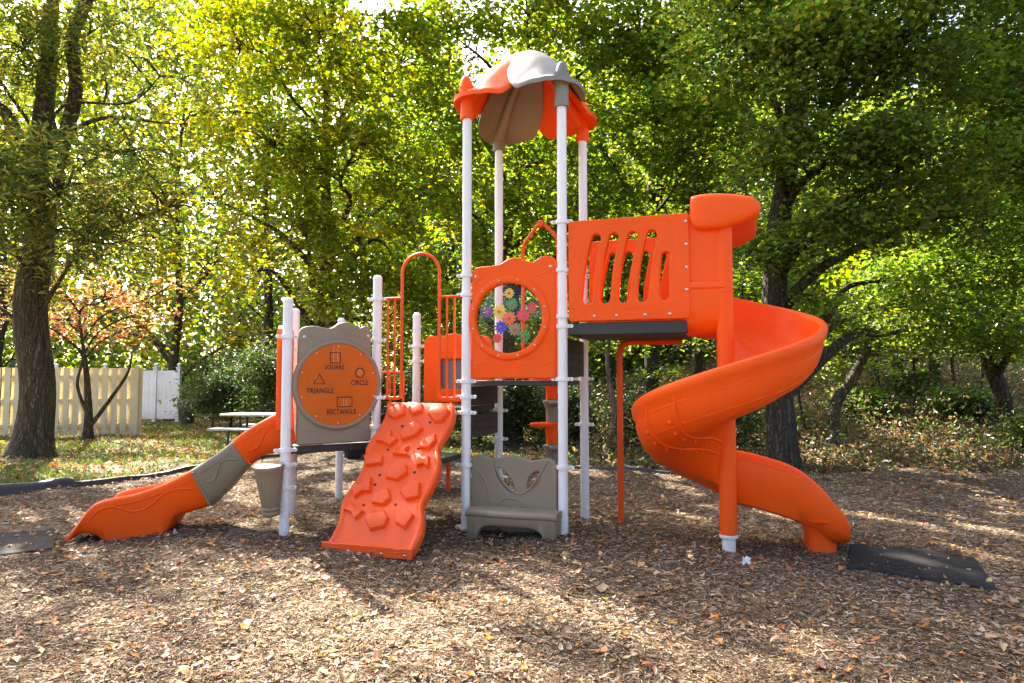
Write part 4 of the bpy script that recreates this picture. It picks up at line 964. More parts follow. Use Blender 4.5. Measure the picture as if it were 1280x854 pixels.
class Tree:
    """a tapered trunk with limbs to every lobe of the crown, twigs and leaf clusters"""
    def __init__(s, name, label, cat, base, trunk, bark_m, seed, group=None):
        s.g = np.random.default_rng(seed); s.seed = seed; s.root = empty(name, base, label, cat, group); s.base = np.array(base, float)
        s.wood = MB(); s.bark = bark_m; s.C = []; s.K = []
        s.tp = s.base + np.array([t[:3] for t in trunk], float); s.tr = np.array([t[3] for t in trunk], float)
        P = crom(np.column_stack([s.tp, s.tr]), 6); pts, rad = P[:, :3].copy(), P[:, 3].copy()
        pts[:, 0] += .12 * rad * np.sin(pts[:, 2] * 2.1 + seed); pts[:, 1] += .25 * rad * np.cos(pts[:, 2] * 1.7 + seed)
        rad = rad * (1 + .5 * np.exp(-np.maximum(pts[:, 2] - s.base[2], 0) / (.5 * rad[0] + .14)))
        pts = np.vstack([pts[0] - [0, 0, .25], pts]); rad = np.concatenate([[rad[0] * 1.15], rad]); s.P, s.Rr = pts, rad; s.wood.tube(pts, rad, 14)
    def limb(s, a, b, r0, r1, sag=.0, seg=8, n=9):
        L = np.linalg.norm(b - a); m1 = lerp(a, b, .35) + np.array([0, 0, 1]) * L * (.10 + sag) + s.g.normal(size=3) * L * .05; m2 = lerp(a, b, .7) + np.array([0, 0, 1]) * L * (.07 + sag * .6) + s.g.normal(size=3) * L * .06
        p = crom([a, m1, m2, b], n // 3 + 1); s.wood.tube(p, np.linspace(r0, r1, len(p)), seg); return p
    def lobe(s, c, rad, nc, spread, nl, zmin=None, zmax=None, r0=None, hollow=.35, own=None, from_=None):
        g = s.g; c = np.asarray(c, float); rad = np.asarray(rad, float)
        want = c[2] - .55 * np.hypot(*(c - s.P[-1])[:2]) - rad[2] * .3
        zs = np.clip(want, s.base[2] + 1.2, s.P[-1][2]); k = int(np.argmin(np.abs(s.P[:, 2] - zs))) if from_ is None else from_
        r_ = s.Rr[k] * .55 if r0 is None else r0; path = s.limb(s.P[k], c, max(.02, r_), .014, n=12)
        for i in range(nc):
            q = g.normal(size=3); q /= np.linalg.norm(q); q *= (hollow + (1 - hollow) * g.random() ** .6); p = c + q * rad
            if zmin is not None and p[2] < zmin: continue
            if g.random() < .55:
                j = int(np.argmin(np.linalg.norm(path - p, axis=1) + .2 * g.random(len(path)))); s.limb(path[j], p, .018 + .01 * g.random(), .004, seg=5, n=6)
            m = int(nl * g.uniform(.6, 1.4)); sp = np.asarray(spread) * g.uniform(.75, 1.3)
            pts = p + g.normal(size=(m, 3)) * sp
            s.C.append(pts); s.K.append(np.full(m, g.integers(0, 1000)))
    def finish(s, size, aspect, cols, mat=None, up=.55, droop=.3, prune=True, share=.55, sizevar=.38, stay=.03):
        C = np.vstack(s.C); K = np.concatenate(s.K); g = s.g
        C = C + np.column_stack([np.zeros((len(C), 2)), -.10 * (np.hypot(*(C - np.repeat([q.mean(0) for q in s.C], [len(q) for q in s.C], 0))[:, :2].T) / .4) ** 2])
        if prune: k = keep(C) | (g.random(len(C)) < stay); C, K = C[k], K[k]
        C = C[C[:, 2] > gz(C[:, 0], C[:, 1]) + .05] if False else C; K = K[:len(C)]
        n = len(C); sz = size * np.clip(1 + sizevar * g.normal(size=n), .45, 1.9)
        own = palette(n, cols, g); cl = palette(n, cols, g, K, .12); mixf = (g.random((n, 1)) < share)
        tone = np.random.default_rng(s.seed + 5).uniform(.6, 1.4, 1000)[K % 1000][:, None]
        col = np.where(mixf, cl, own) * tone
        me = leaf_mesh('crown', C, sz, aspect, col, up, droop, s.seed, .25, K)
        s.wood.build('trunk', s.bark, s.root, 70)
        link_mesh('crown', me, s.root, [mat or LEAF], 0); s.n = n; return s

NL = 0
def gp(px, py, d):   # stand on the terrain at depth d under picture column px
    x = (px - 640) / 835 * d; return (x, d, float(gz(x, d)))
def A(px, py, d): return at(px, py, d)

# big willow oak
b0 = gp(46, 565, 13.5)
t = Tree('oak_tree', 'big oak with a thick dark trunk and drooping narrow leaves by the cream fence', 'tree', b0, [(0, 0, 0, .32), (-.03, 0, 1.2, .31), (-.08, 0, 2.8, .30), (-.12, 0, 4.2, .28), (-.1, .1, 5.6, .23), (-.2, .2, 7.6, .17), (-.1, .3, 10.5, .09)], BARK, 11)
fork = A(70, 190, 13.4); t.limb(A(58, 250, 13.5), A(120, -20, 13.2), .16, .10, .0, 10, 12); t.limb(A(40, 230, 13.5), A(-60, 60, 12.9), .15, .06, 0, 10, 12); t.limb(A(72, 172, 13.4), A(215, 155, 12.6), .055, .015, .02, 8, 12); t.limb(A(52, 262, 13.5), A(75, 40, 13.9), .15, .07, 0, 10, 12)
for px, py, d, rx, rz_, nc in ((60, 235, 12.4, 1.7, .55, 32), (-40, 180, 12.6, 1.6, .8, 30), (160, 190, 12.2, 1.4, .7, 20), (30, 60, 13.2, 1.8, .9, 26), (-80, 330, 12.8, 1.3, .5, 16), (110, 300, 12.5, 1.4, .45, 20), (210, 260, 12.2, 1.2, .6, 16), (130, 30, 13.5, 1.3, .7, 10), (20, 310, 12.6, 1.1, .35, 16), (-90, 60, 13, 1.6, 1.2, 22),
        (200, 95, 13.3, 1.3, .5, 5), (20, -90, 13.5, 2.4, 1.0, 26), (180, -60, 14, 1.6, .8, 8), (-20, -200, 13.5, 2.4, 1.2, 18)):
    t.lobe(A(px, py, d), (rx, 1.5, rz_), int(nc * 1.6) + 3, (.42, .42, .13), 120, r0=.04)
t.finish(.135, .26, OAKC, up=.35, droop=.9, stay=.10); NL += t.n

# small red tree
b0 = gp(113, 545, 16.6)
t = Tree('dogwood_tree', 'small thin tree with red and pink autumn leaves', 'tree', b0, [(0, 0, 0, .11), (.02, 0, .7, .09), (-.06, 0, 1.5, .07), (-.2, 0, 2.3, .045), (-.35, 0, 3.2, .025)], BARK, 21)
t.limb(t.P[4], A(165, 440, 16.5), .06, .02); t.limb(t.P[6], A(90, 430, 16.5), .045, .02)
for px, py, rx, rz_, nc in ((75, 400, .9, .5, 14), (130, 370, .9, .45, 14), (190, 385, .6, .4, 9), (50, 350, .7, .4, 8), (150, 415, .8, .3, 7), (20, 390, .8, .5, 8), (215, 355, .5, .25, 4)):
    t.lobe(A(px, py, 16.5), (rx, .9, rz_), nc, (.22, .22, .10), 62, r0=.03)
t.finish(.10, .5, REDC, stay=.5, droop=.6); NL += t.n

def maple(name, label, px, py, d, trunk, lobes, cols, seed, size=.10, spread=(.33, .33, .12), nl=105, barkm=BARKD, aspect=.78, prune=True, r0=None, group=None, stay=.03):
    global NL
    b0 = gp(px, py, d); t = Tree(name, label, 'tree', b0, trunk, barkm, seed, group)
    for q in lobes:
        lx, ly, ld, rx, rz_, nc = q[:6]; t.lobe(A(lx, ly, ld), (rx, rx * .8, rz_), nc, spread, nl, r0=r0)
    t.finish(size, aspect, cols, prune=prune, stay=stay); NL += t.n; return t

maple('yellow_maple', 'golden yellow tree glowing behind the white vinyl fence', 215, 520, 25, [(0, 0, 0, .2), (.1, 0, 2.5, .17), (.2, 0, 5, .12), (0, 0, 9, .08), (.3, 0, 13, .03)],
      [(220, 390, 24, 1.8, 1.0, 26), (260, 330, 24, 2.0, 1.1, 30), (150, 300, 25, 2.0, 1.3, 26), (300, 420, 23, 1.2, .7, 14), (320, 300, 24, 1.6, 1.1, 20), (230, 240, 25, 2.0, 1.1, 20), (60, 330, 26, 2, 1.2, 18), (120, 400, 25, 1.4, .6, 10), (180, 170, 25, 2.2, 1.2, 26), (260, 140, 25, 2.0, 1.2, 24), (120, 220, 25, 2.0, 1.2, 22), (200, 70, 26, 2.2, 1.3, 20), (290, 40, 26, 2.2, 1.3, 22), (110, 90, 26, 2, 1.2, 18), (180, -30, 26, 2.2, 1.3, 22), (270, -60, 26, 2.2, 1.3, 22), (100, 0, 26, 2, 1.2, 14)], [GOLD[0], GOLD[2], GOLD[4], LIME[2], LIME[4], GOLD[1]], 31, .15, (.5, .5, .24), 125, BARKD, stay=.08)
maple('maple_tree', 'yellow green maple whose branches hang over the shape panel', 395, 545, 17.5, [(0, 0, 0, .24), (.1, 0, 2.5, .21), (.3, -.2, 5, .17), (.2, -.2, 8, .11), (.3, 0, 12, .05)],
      [(300, 60, 16, 1.5, 1.3, 34), (400, 40, 15.5, 1.7, 1.3, 40), (500, 80, 15.5, 1.6, 1.3, 38), (340, 180, 15.5, 1.6, 1.1, 36), (450, 180, 15, 1.6, 1.1, 38), (540, 230, 15, 1.3, 1.2, 30), (270, 250, 16, 1.2, 1.0, 22), (370, 280, 15, 1.4, .9, 30), (470, 300, 15, 1.4, .9, 30), (320, 340, 15.5, 1.2, .6, 18), (420, 365, 15, 1.3, .55, 20), (520, 360, 15, 1.2, .6, 20), (250, 140, 16.5, 1.2, 1.0, 18),
       (380, -90, 16, 2.2, 1.5, 44), (480, -120, 16.5, 2.2, 1.6, 40), (300, -140, 17.5, 2.2, 1.6, 30), (420, -240, 17, 2.4, 1.5, 30)], LIME, 41, .105)
maple('maple_tree', 'green maple whose crown fills the space behind the tower roof', 640, 548, 15.5, [(0, 0, 0, .2), (-.1, 0, 2.5, .18), (-.15, 0, 4.6, .17), (.15, .1, 6.5, .15), (.6, .2, 9, .09), (.6, .2, 12, .04)],
      [(560, 40, 14.5, 1.5, 1.2, 36), (660, 20, 14.5, 1.7, 1.2, 40), (760, 60, 14.5, 1.5, 1.2, 36), (600, 150, 14, 1.3, 1.0, 28), (700, 160, 14, 1.3, 1.0, 26), (580, 260, 14, 1.3, .9, 26), (680, 250, 14, 1.3, .8, 22), (640, 340, 14, 1.4, .8, 24), (740, 300, 14, 1.2, .8, 20), (560, 350, 14.5, 1.1, .8, 18), (600, -110, 15, 2.2, 1.5, 40), (720, -110, 15.5, 2.2, 1.5, 36), (640, -240, 16, 2.4, 1.5, 30)], [LIME[0], GREEN[2], GREEN[4], LIME[1], GREEN[1]], 51, .10)
maple('maple_tree', 'dense green maple between the tower roof and the slide hood', 812, 545, 14.8, [(0, 0, 0, .17), (.05, 0, 2.5, .15), (.1, 0, 5, .13), (.2, 0, 8, .08), (.2, 0, 11, .04)],
      [(800, 40, 13.8, 1.5, 1.2, 38), (880, 20, 13.5, 1.5, 1.2, 38), (820, 150, 13.5, 1.4, 1.0, 34), (880, 160, 13, 1.3, .9, 30), (770, 210, 13.6, 1.1, .8, 20), (840, 240, 13.5, 1.3, .6, 24), (780, 330, 14, 1.1, .6, 14), (860, 330, 14, 1.2, .6, 12), (840, -110, 14.5, 2.2, 1.4, 36), (960, -60, 14, 2.0, 1.3, 30)], GREEN, 61, .098)
maple('big_maple_tree', 'thick trunked maple standing right behind the spiral slide', 972, 583, 11.2, [(0, 0, 0, .245), (.02, 0, 1.2, .225), (-.04, 0, 2.6, .21), (.05, .05, 3.8, .19), (.28, .1, 5.2, .165), (.42, .1, 6.6, .12), (.5, .1, 9.5, .05)],
      [(940, 70, 10.3, 1.1, .8, 30), (1040, 60, 9.8, 1.3, .9, 38), (1140, 80, 9.6, 1.3, .9, 40), (1060, 170, 9.8, 1.1, .55, 30), (1160, 190, 9.6, 1.2, .55, 32), (960, 180, 10.2, .8, .5, 14), (1080, 270, 10, .9, .45, 22), (1000, 300, 10.6, .9, .45, 20), (1180, 270, 9.8, 1.0, .4, 20), (1000, 370, 11, .8, .35, 10), (1075, 395, 12.2, .9, .3, 12), (1170, 405, 12.4, .9, .3, 12), (1120, 350, 11.5, .9, .35, 14), (1020, -60, 10, 1.8, 1.0, 36), (1160, -60, 9.8, 1.8, 1.0, 34), (1080, 10, 9.2, 1.2, .7, 26), (920, 10, 10.6, 1.2, .8, 24)], DEEP, 71, .078, (.27, .27, .11), 130, BARKD)
maple('maple_tree', 'dark leaved maple with a trunk leaning over the bank', 1262, 478, 14.0, [(0, 0, 0, .165), (-.25, 0, .9, .15), (-.75, 0, 2.2, .13), (-1.15, 0, 3.4, .11), (-1.5, 0, 4.8, .09), (-1.6, .1, 7.5, .05)],
      [(1230, 60, 10.6, 1.3, .9, 40), (1290, 120, 10.2, 1.2, .8, 34), (1240, 190, 10.6, 1.2, .6, 32), (1300, 240, 10.6, 1.1, .5, 26), (1230, 290, 11, 1.0, .45, 24), (1170, 340, 12, 1.0, .45, 18), (1270, 350, 11.4, .9, .4, 18), (1235, 420, 13, .8, .3, 12), (1200, 380, 12.5, .8, .35, 12), (1320, 20, 10.4, 1.4, 1.0, 34), (1250, -50, 10.4, 1.8, .9, 36), (1280, 410, 12, .8, .3, 8), (1380, 200, 10.6, 1.5, 1.3, 40)], [DEEP[1], GREEN[0], GREEN[1], DEEP[2]], 81, .078, (.27, .27, .11), 130)
maple('crooked_tree', 'crooked forked tree leaning out from behind the spiral slide', 1036, 510, 13.2, [(0, 0, 0, .12), (.12, 0, .8, .11), (.45, 0, 1.3, .10), (.75, 0, 1.9, .085), (.85, 0, 2.7, .065), (.95, 0, 4.2, .03)],
      [(1090, 320, 13.4, .9, .5, 12), (1150, 340, 14, .9, .5, 12), (1040, 380, 13.6, .6, .3, 6), (1120, 400, 14, .8, .3, 7)], LIME, 91, .09, (.3, .3, .14), 60, BARK, prune=False)
for i, (px, py, d, lean, r_, lab, barkm, lobes) in enumerate((
    (1166, 455, 17, .05, .13, 'straight slim trunked tree on the crest of the bank', BARKD, [(1165, 300, 17, 1.4, .9, 22), (1130, 230, 17, 1.2, .8, 14), (1210, 250, 17, 1.2, .8, 16), (1190, 380, 17, .9, .3, 6)]),
    (1120, 462, 18.5, .1, .14, 'slim tree with a pale leaning stem beyond the crooked tree', BARK, [(1110, 320, 18.5, 1.2, .8, 16), (1060, 250, 18.5, 1.4, 1.0, 16), (1090, 400, 18, .8, .35, 6)]),
    (1092, 470, 17.5, -.05, .07, 'thin dark sapling among the bank undergrowth', BARKD, [(1090, 340, 17.5, .9, .6, 9), (1070, 400, 17.5, .6, .3, 4)]),
    (756, 566, 13.2, .12, .055, 'pale curving sapling just beyond the tower posts', BARKP, [(770, 400, 13.4, .7, .5, 6), (740, 330, 13.4, .8, .6, 8)]),
    (872, 545, 16, .0, .12, 'dark straight tree seen between support leg and spiral slide', BARKD, [(880, 380, 16, 1.2, .7, 12), (860, 300, 16, 1.3, .8, 12)]),
    (700, 540, 18, .05, .11, 'dark tree in shade behind the window panel', BARKD, [(700, 400, 18, 1.4, .7, 14), (690, 320, 18, 1.4, .8, 14)]),
    (500, 545, 19, .05, .12, 'dark stemmed tree behind the arch rail', BARKD, [(500, 400, 18, 1.3, .7, 16), (540, 440, 18, 1.2, .5, 10), (470, 430, 18, 1.2, .5, 10)]))):
    h = 6.5 if r_ > .1 else 4.0; sw = r_ * 2.5
    maple('slender_tree', lab, px, py, d, [(0, 0, 0, r_), (lean * .6 + (.12 if barkm is BARKP else 0), 0, h * .2, r_ * .9), (lean * .5, .05, h * .45, r_ * .75), (lean * 1.5, 0, h * .75, r_ * .5), (lean * 2, 0, h, r_ * .2)], lobes, LIME if i in (0, 1, 2) else [GREEN[1], LIME[0], GREEN[2]], 100 + i, .10, (.34, .34, .16), 80, barkm, r0=.025)

STEM = [(1062, 15.5, .05, .3, 'thin dark stem just past the crooked tree'), (1105, 16.0, .03, -.25, 'thin crooked stem before the pale leaning stem'), (1140, 15.2, .035, .2, 'thin stem bending between the slim trees'), (1196, 16.5, .045, -.1, 'thin upright stem next to the straight slim trunk'), (1222, 15.5, .03, .35, 'thin slanting stem beside the leaning maple'), (1005, 14.5, .03, -.2, 'thin stem against the thick maple trunk'), (925, 14.2, .04, .1, 'thin stem showing under the chute of the spiral slide'), (820, 15.0, .035, -.2, 'thin stem between the support leg and the chute')]
for i, (px, d, r_, lean, lab) in enumerate(STEM):
    b0 = gp(px, 0, d); t = Tree('sapling', lab, 'sapling', b0, [(0, 0, 0, r_), (lean * .5, .1, .9, r_ * .85), (lean * .3, 0, 1.9, r_ * .7), (lean * 1.2, .1, 3.2, r_ * .4), (lean * 1.3, .1, 4.2, .01)], BARKD, 150 + i)
    for k in range(5):
        q = t.P[min(len(t.P) - 1, 8 + k * 4)]; t.lobe(q + t.g.normal(size=3) * [.5, .4, .2] + [0, 0, .3], (.5, .45, .2), 4, (.22, .22, .08), 42, r0=.012)
    t.finish(.085, .6, [LIME[0], LIME[3], GREEN[2], LIME[1]], prune=False); NL += t.n

# trees farther back, one crown each, sharing leaf meshes
far = [(-5, 560, 30, 1), (330, 560, 28, 0), (560, 560, 25, 2), (760, 560, 24, 1), (930, 560, 23, 2), (1060, 500, 27, 0), (1230, 500, 28, 1), (1390, 500, 24, 2), (450, 560, 30, 1), (-160, 560, 26, 0), (660, 560, 30, 0), (860, 560, 30, 2)]
FARLAB = ['tall tree rising beyond the cream fence behind the oak', 'tall hazy tree between the yellow tree and the shape panel', 'tall tree in shade behind the arch rail crown', 'tall tree behind the gap beside the tower', 'tall tree behind the slide hood',
          'tall tree beyond the crooked tree', 'tall tree past the sunlit lawn strip', 'tall tree at the far end of the bank', 'tall tree deep behind the overhanging yellow green maple', 'tall tree past the end of the cream fence', 'tall tree deep behind the tower roof', 'tall tree deep behind the slatted panel']
for i, (px, py, d, kind) in enumerate(far):
    t = Tree('tall_tree', FARLAB[i], 'tree', gp(px, py, d), [(0, 0, 0, .22), (.1, 0, 3, .2), (.1, .1, 6, .16), (-.1, 0, 10, .1), (0, 0, 14, .04)], BARKD, 200 + i, 'tall trees in the wood behind')
    g = np.random.default_rng(300 + i)
    for k in range(15):
        a = g.uniform(0, 6.28); z = g.uniform(2.2, 13); rr = (1.2 + 2.4 * math.sin(math.pi * min(1, (z - 1) / 14))) * g.uniform(.4, 1)
        t.lobe(t.base + [rr * math.cos(a), rr * math.sin(a), z], (1.6, 1.6, .9), 13, (.45, .45, .2), 70, r0=.05)
    t.finish(.15, .75, [GREEN, [LIME[0], LIME[1], GREEN[4], GREEN[2]], [DEEP[2], GREEN[0], GREEN[2]]][kind]); NL += t.n

# shrubs along the back
def shrub(px, py, d, w, h, cols, seed, label, size=.085, n=26, nl=95):
    global NL
    b0 = gp(px, py, d); t = Tree('shrub', label, 'shrub', b0, [(0, 0, 0, .04), (.03, 0, h * .3, .035), (.0, 0, h * .7, .012)], BARKD, seed, 'shrubs along the edge of the wood')
    g = t.g
    for k in range(7):
        a = g.uniform(0, 6.28); rr = w * .5 * g.uniform(.1, .75); z = h * g.uniform(.25, .8)
        t.lobe(t.base + [rr * math.cos(a), rr * math.sin(a) * .8, z], (w * .30, w * .28, h * .2), n // 3, (.2, .2, .14), nl, r0=.015)
    t.finish(size, .55, cols, prune=False, droop=.2); NL += t.n
SH = [(268, 535, 22, 2.2, 2.5, 'dark shrub beside the trash can'), (290, 530, 20.5, 2.6, 2.8, 'dark shrub behind the picnic table top'), (330, 540, 18.5, 2.4, 2.9, 'tall shrub beyond the short wavy slide'), (390, 545, 17.8, 2.2, 2.2, 'shrub hidden partly by the shape panel'), (455, 550, 17, 2.2, 2.0, 'shrub behind the climbing wall top'),
      (530, 552, 16.6, 2.2, 1.9, 'shrub behind the far orange panel'), (600, 553, 16, 2.0, 1.8, 'shrub seen under the middle deck'), (650, 552, 15.5, 1.8, 1.7, 'shrub behind the pod climber'), (720, 556, 14.8, 1.8, 1.5, 'shrub between the tower posts'), (790, 562, 14, 1.6, 1.2, 'shrub behind the bent support leg'), (850, 568, 13, 1.5, 1.1, 'shrub behind the spiral slide belly'), (905, 572, 12.4, 1.3, .9, 'shrub against the thick maple trunk'),
      (1075, 500, 15.5, 1.5, .7, 'low shrub on the bank below the crooked tree'), (1140, 490, 17.0, 1.5, .7, 'low shrub on the bank below the slim trees'), (1205, 505, 15.0, 1.5, .65, 'low shrub on the open bank beneath the leaning maple'), (1300, 530, 12.5, 1.3, .75, 'low shrub growing nearest the chips on the bank'), (190, 525, 27, 2.6, 2.9, 'shrub towering behind the white vinyl fence')]
for i, (px, py, d, w, h, lab) in enumerate(SH): shrub(px, py, d, w, h, BUSHC if i < 12 else [BUSHC[2], BUSHC[4], LIME[3], GREEN[0]], 400 + i, lab, .085 if d > 14 else .07)

# the far-off wood and the undergrowth: masses nobody could count
g = np.random.default_rng(77); n = 150000
X = g.uniform(-55, 55, n); Y = 33 + 17 * g.random(n); top = 17 + 5 * np.sin(X * .21 + 1) + 3 * np.sin(X * .63) - 6 * np.exp(-((X + 19) / 8) ** 2)
Z = g.random(n) ** .9 * top + gz(X, Y); k = (wav(X * .12, Z * .2 + Y * .05) > -.35) & keep(np.column_stack([X, Y, Z])); X, Y, Z = X[k], Y[k], Z[k]
m_ = 60000; x2 = g.uniform(-45, 50, m_); y2 = g.uniform(29, 35, m_); z2 = g.random(m_) ** 1.3 * (4.5 + 1.5 * np.sin(x2 * .5)) + gz(x2, y2); k = keep(np.column_stack([x2, y2, z2])) & ~((x2 > 5) & (y2 < 31.5))
x2, y2, z2 = x2[k], y2[k], z2[k]; cc_ = np.vstack([palette(len(X), GREEN + LIME[:3] + BUSHC[:2], g), palette(len(x2), [LIME[0], LIME[3], GREEN[1], GREEN[2], BUSHC[2], BUSHC[4]], g)])
m_ = 150000; x3 = g.uniform(-75, 75, m_); y3 = g.uniform(50, 60, m_); z3 = g.random(m_) ** .85 * (24 + 3 * np.sin(x3 * .17) + 2 * np.sin(x3 * .7) + 11 * sstep(x3, -48, -38) * (1 - sstep(x3, -8, 0))) + gz(x3, y3)
x2, y2, z2 = np.concatenate([x2, x3]), np.concatenate([y2, y3]), np.concatenate([z2, z3]); cc_ = np.vstack([cc_, palette(m_, [LIME[0], LIME[1], GREEN[2], GREEN[1], GOLD[2]], g)])
X, Y, Z = np.concatenate([X, x2]), np.concatenate([Y, y2]), np.concatenate([Z, z2]); me = leaf_mesh('far_woods', np.column_stack([X, Y, Z]), .36 * np.where(Y > 49, 1.5, 1) * np.clip(1 + .3 * g.normal(size=len(X)), .4, 2), .75, cc_, .35, .3, 5)
tag(link_mesh('far_woods', me, None, [LEAF], 0), 'far-off green wood that closes the view', 'woods', kind='stuff')

def scatter(n, x0, x1, y0, y1, g, fn=None):
    x = g.uniform(x0, x1, n); y = g.uniform(y0, y1, n)
    vis = np.abs(x) < y * .86 + 1.2
    if fn is not None: vis &= fn(x, y)
    return x[vis], y[vis]
# undergrowth on the bank
g = np.random.default_rng(88); x, y = scatter(6500, .5, 22, 10.8, 24, g, lambda x, y: (wav(x * .35, y * .35) > -.25) & ~((y > 22.3) & (x > 5)))
cs2 = []; 
for a, c in zip(x, y):
    m = g.integers(6, 16); hgt = g.uniform(.06, .38); cs2.append(np.column_stack([a + g.normal(size=m) * .12, c + g.normal(size=m) * .12, gz(a, c) + .03 + g.random(m) * hgt]))
x, y = scatter(3200, 1.5, 22, 12.0, 22, g, lambda x, y: wav(x * .45 + 2, y * .45 + 1) > .12)
for a, c in zip(x, y):
    m = g.integers(14, 34); hgt = g.uniform(.3, 1.0); cs2.append(np.column_stack([a + g.normal(size=m) * .22, c + g.normal(size=m) * .22, gz(a, c) + .05 + g.random(m) ** .8 * hgt]))
P_ = np.vstack(cs2); me = leaf_mesh('undergrowth', P_, .075 * np.clip(1 + .35 * g.normal(size=len(P_)), .4, 2), .5, palette(len(P_), [BUSHC[2], BUSHC[4], BUSHC[1], (.13, .10, .045), (.17, .11, .05), (.10, .08, .04)], g), .5, .1, 6)
tag(link_mesh('undergrowth', me, None, [LEAF], 0), 'low leafy undergrowth covering the wooded bank', 'undergrowth', kind='stuff')
x, y = scatter(900, .8, 18, 10.8, 21, g); tw = MB()
for a, c in zip(x, y):
    z_ = float(gz(a, c)); L_ = g.uniform(.2, .8); th = g.uniform(0, 6.28); el = g.uniform(0, 1.2) ** 2; e = np.array([math.cos(th) * math.cos(el), math.sin(th) * math.cos(el), math.sin(el)]); s_ = np.array([a, c, z_ + .03]); r_ = g.uniform(.003, .008)
    tw.tube([s_, s_ + e * L_ * .5 + g.normal(size=3) * .04, s_ + e * L_], [r_, r_ * .8, r_ * .3], 4, cap=False)
tag(tw.build('brushwood', BARKP, None, 60), 'dry twigs and dead stems strewn over the wooded bank', 'brushwood', kind='stuff')
# grass on the lawn
g = np.random.default_rng(99); x, y = scatter(150000, -24, 2, 8.2, 27, g, lambda x, y: (y > bed_far(x) + .15) & (wav(x * .5, y * .5) + .25 * g.normal(size=x.shape) > -.12))
n = len(x); a = g.uniform(0, 6.28, n); h = g.uniform(.03, .085, n); w = .006 + .004 * g.random(n) + .0006 * y; bz = gz(x, y)
lx, ly = g.normal(size=n) * .025, g.normal(size=n) * .025
V = np.stack([np.column_stack([x - w * np.cos(a), y - w * np.sin(a), bz]), np.column_stack([x + w * np.cos(a), y + w * np.sin(a), bz]), np.column_stack([x + lx, y + ly, bz + h])], 1).reshape(-1, 3)
me = bpy.data.meshes.new('lawn_grass'); npmesh(me, V, np.arange(3 * n).reshape(-1, 3)); colattr(me, np.repeat(palette(n, [(.07, .11, .02), (.11, .14, .03), (.05, .085, .018), (.17, .16, .05)], g), 3, 0))
tag(link_mesh('lawn_grass', me, None, [GRASSM], 0), 'short patchy grass on the lawn beside the fence', 'grass', kind='stuff')
x, y = scatter(9000, 4, 24, 22.2, 33, g); n = len(x); bz = gz(x, y); a = g.uniform(0, 6.28, n); w = .03; h = g.uniform(.06, .14, n)
V = np.stack([np.column_stack([x - w * np.cos(a), y - w * np.sin(a), bz]), np.column_stack([x + w * np.cos(a), y + w * np.sin(a), bz]), np.column_stack([x, y, bz + h])], 1).reshape(-1, 3)
me = bpy.data.meshes.new('bank_grass'); npmesh(me, V, np.arange(3 * n).reshape(-1, 3)); colattr(me, np.repeat(palette(n, [(.16, .19, .03), (.22, .23, .05), (.11, .15, .03)], g), 3, 0))
tag(link_mesh('bank_grass', me, None, [GRASSM], 0), 'sunlit grass strip beyond the wooded bank', 'grass', kind='stuff')

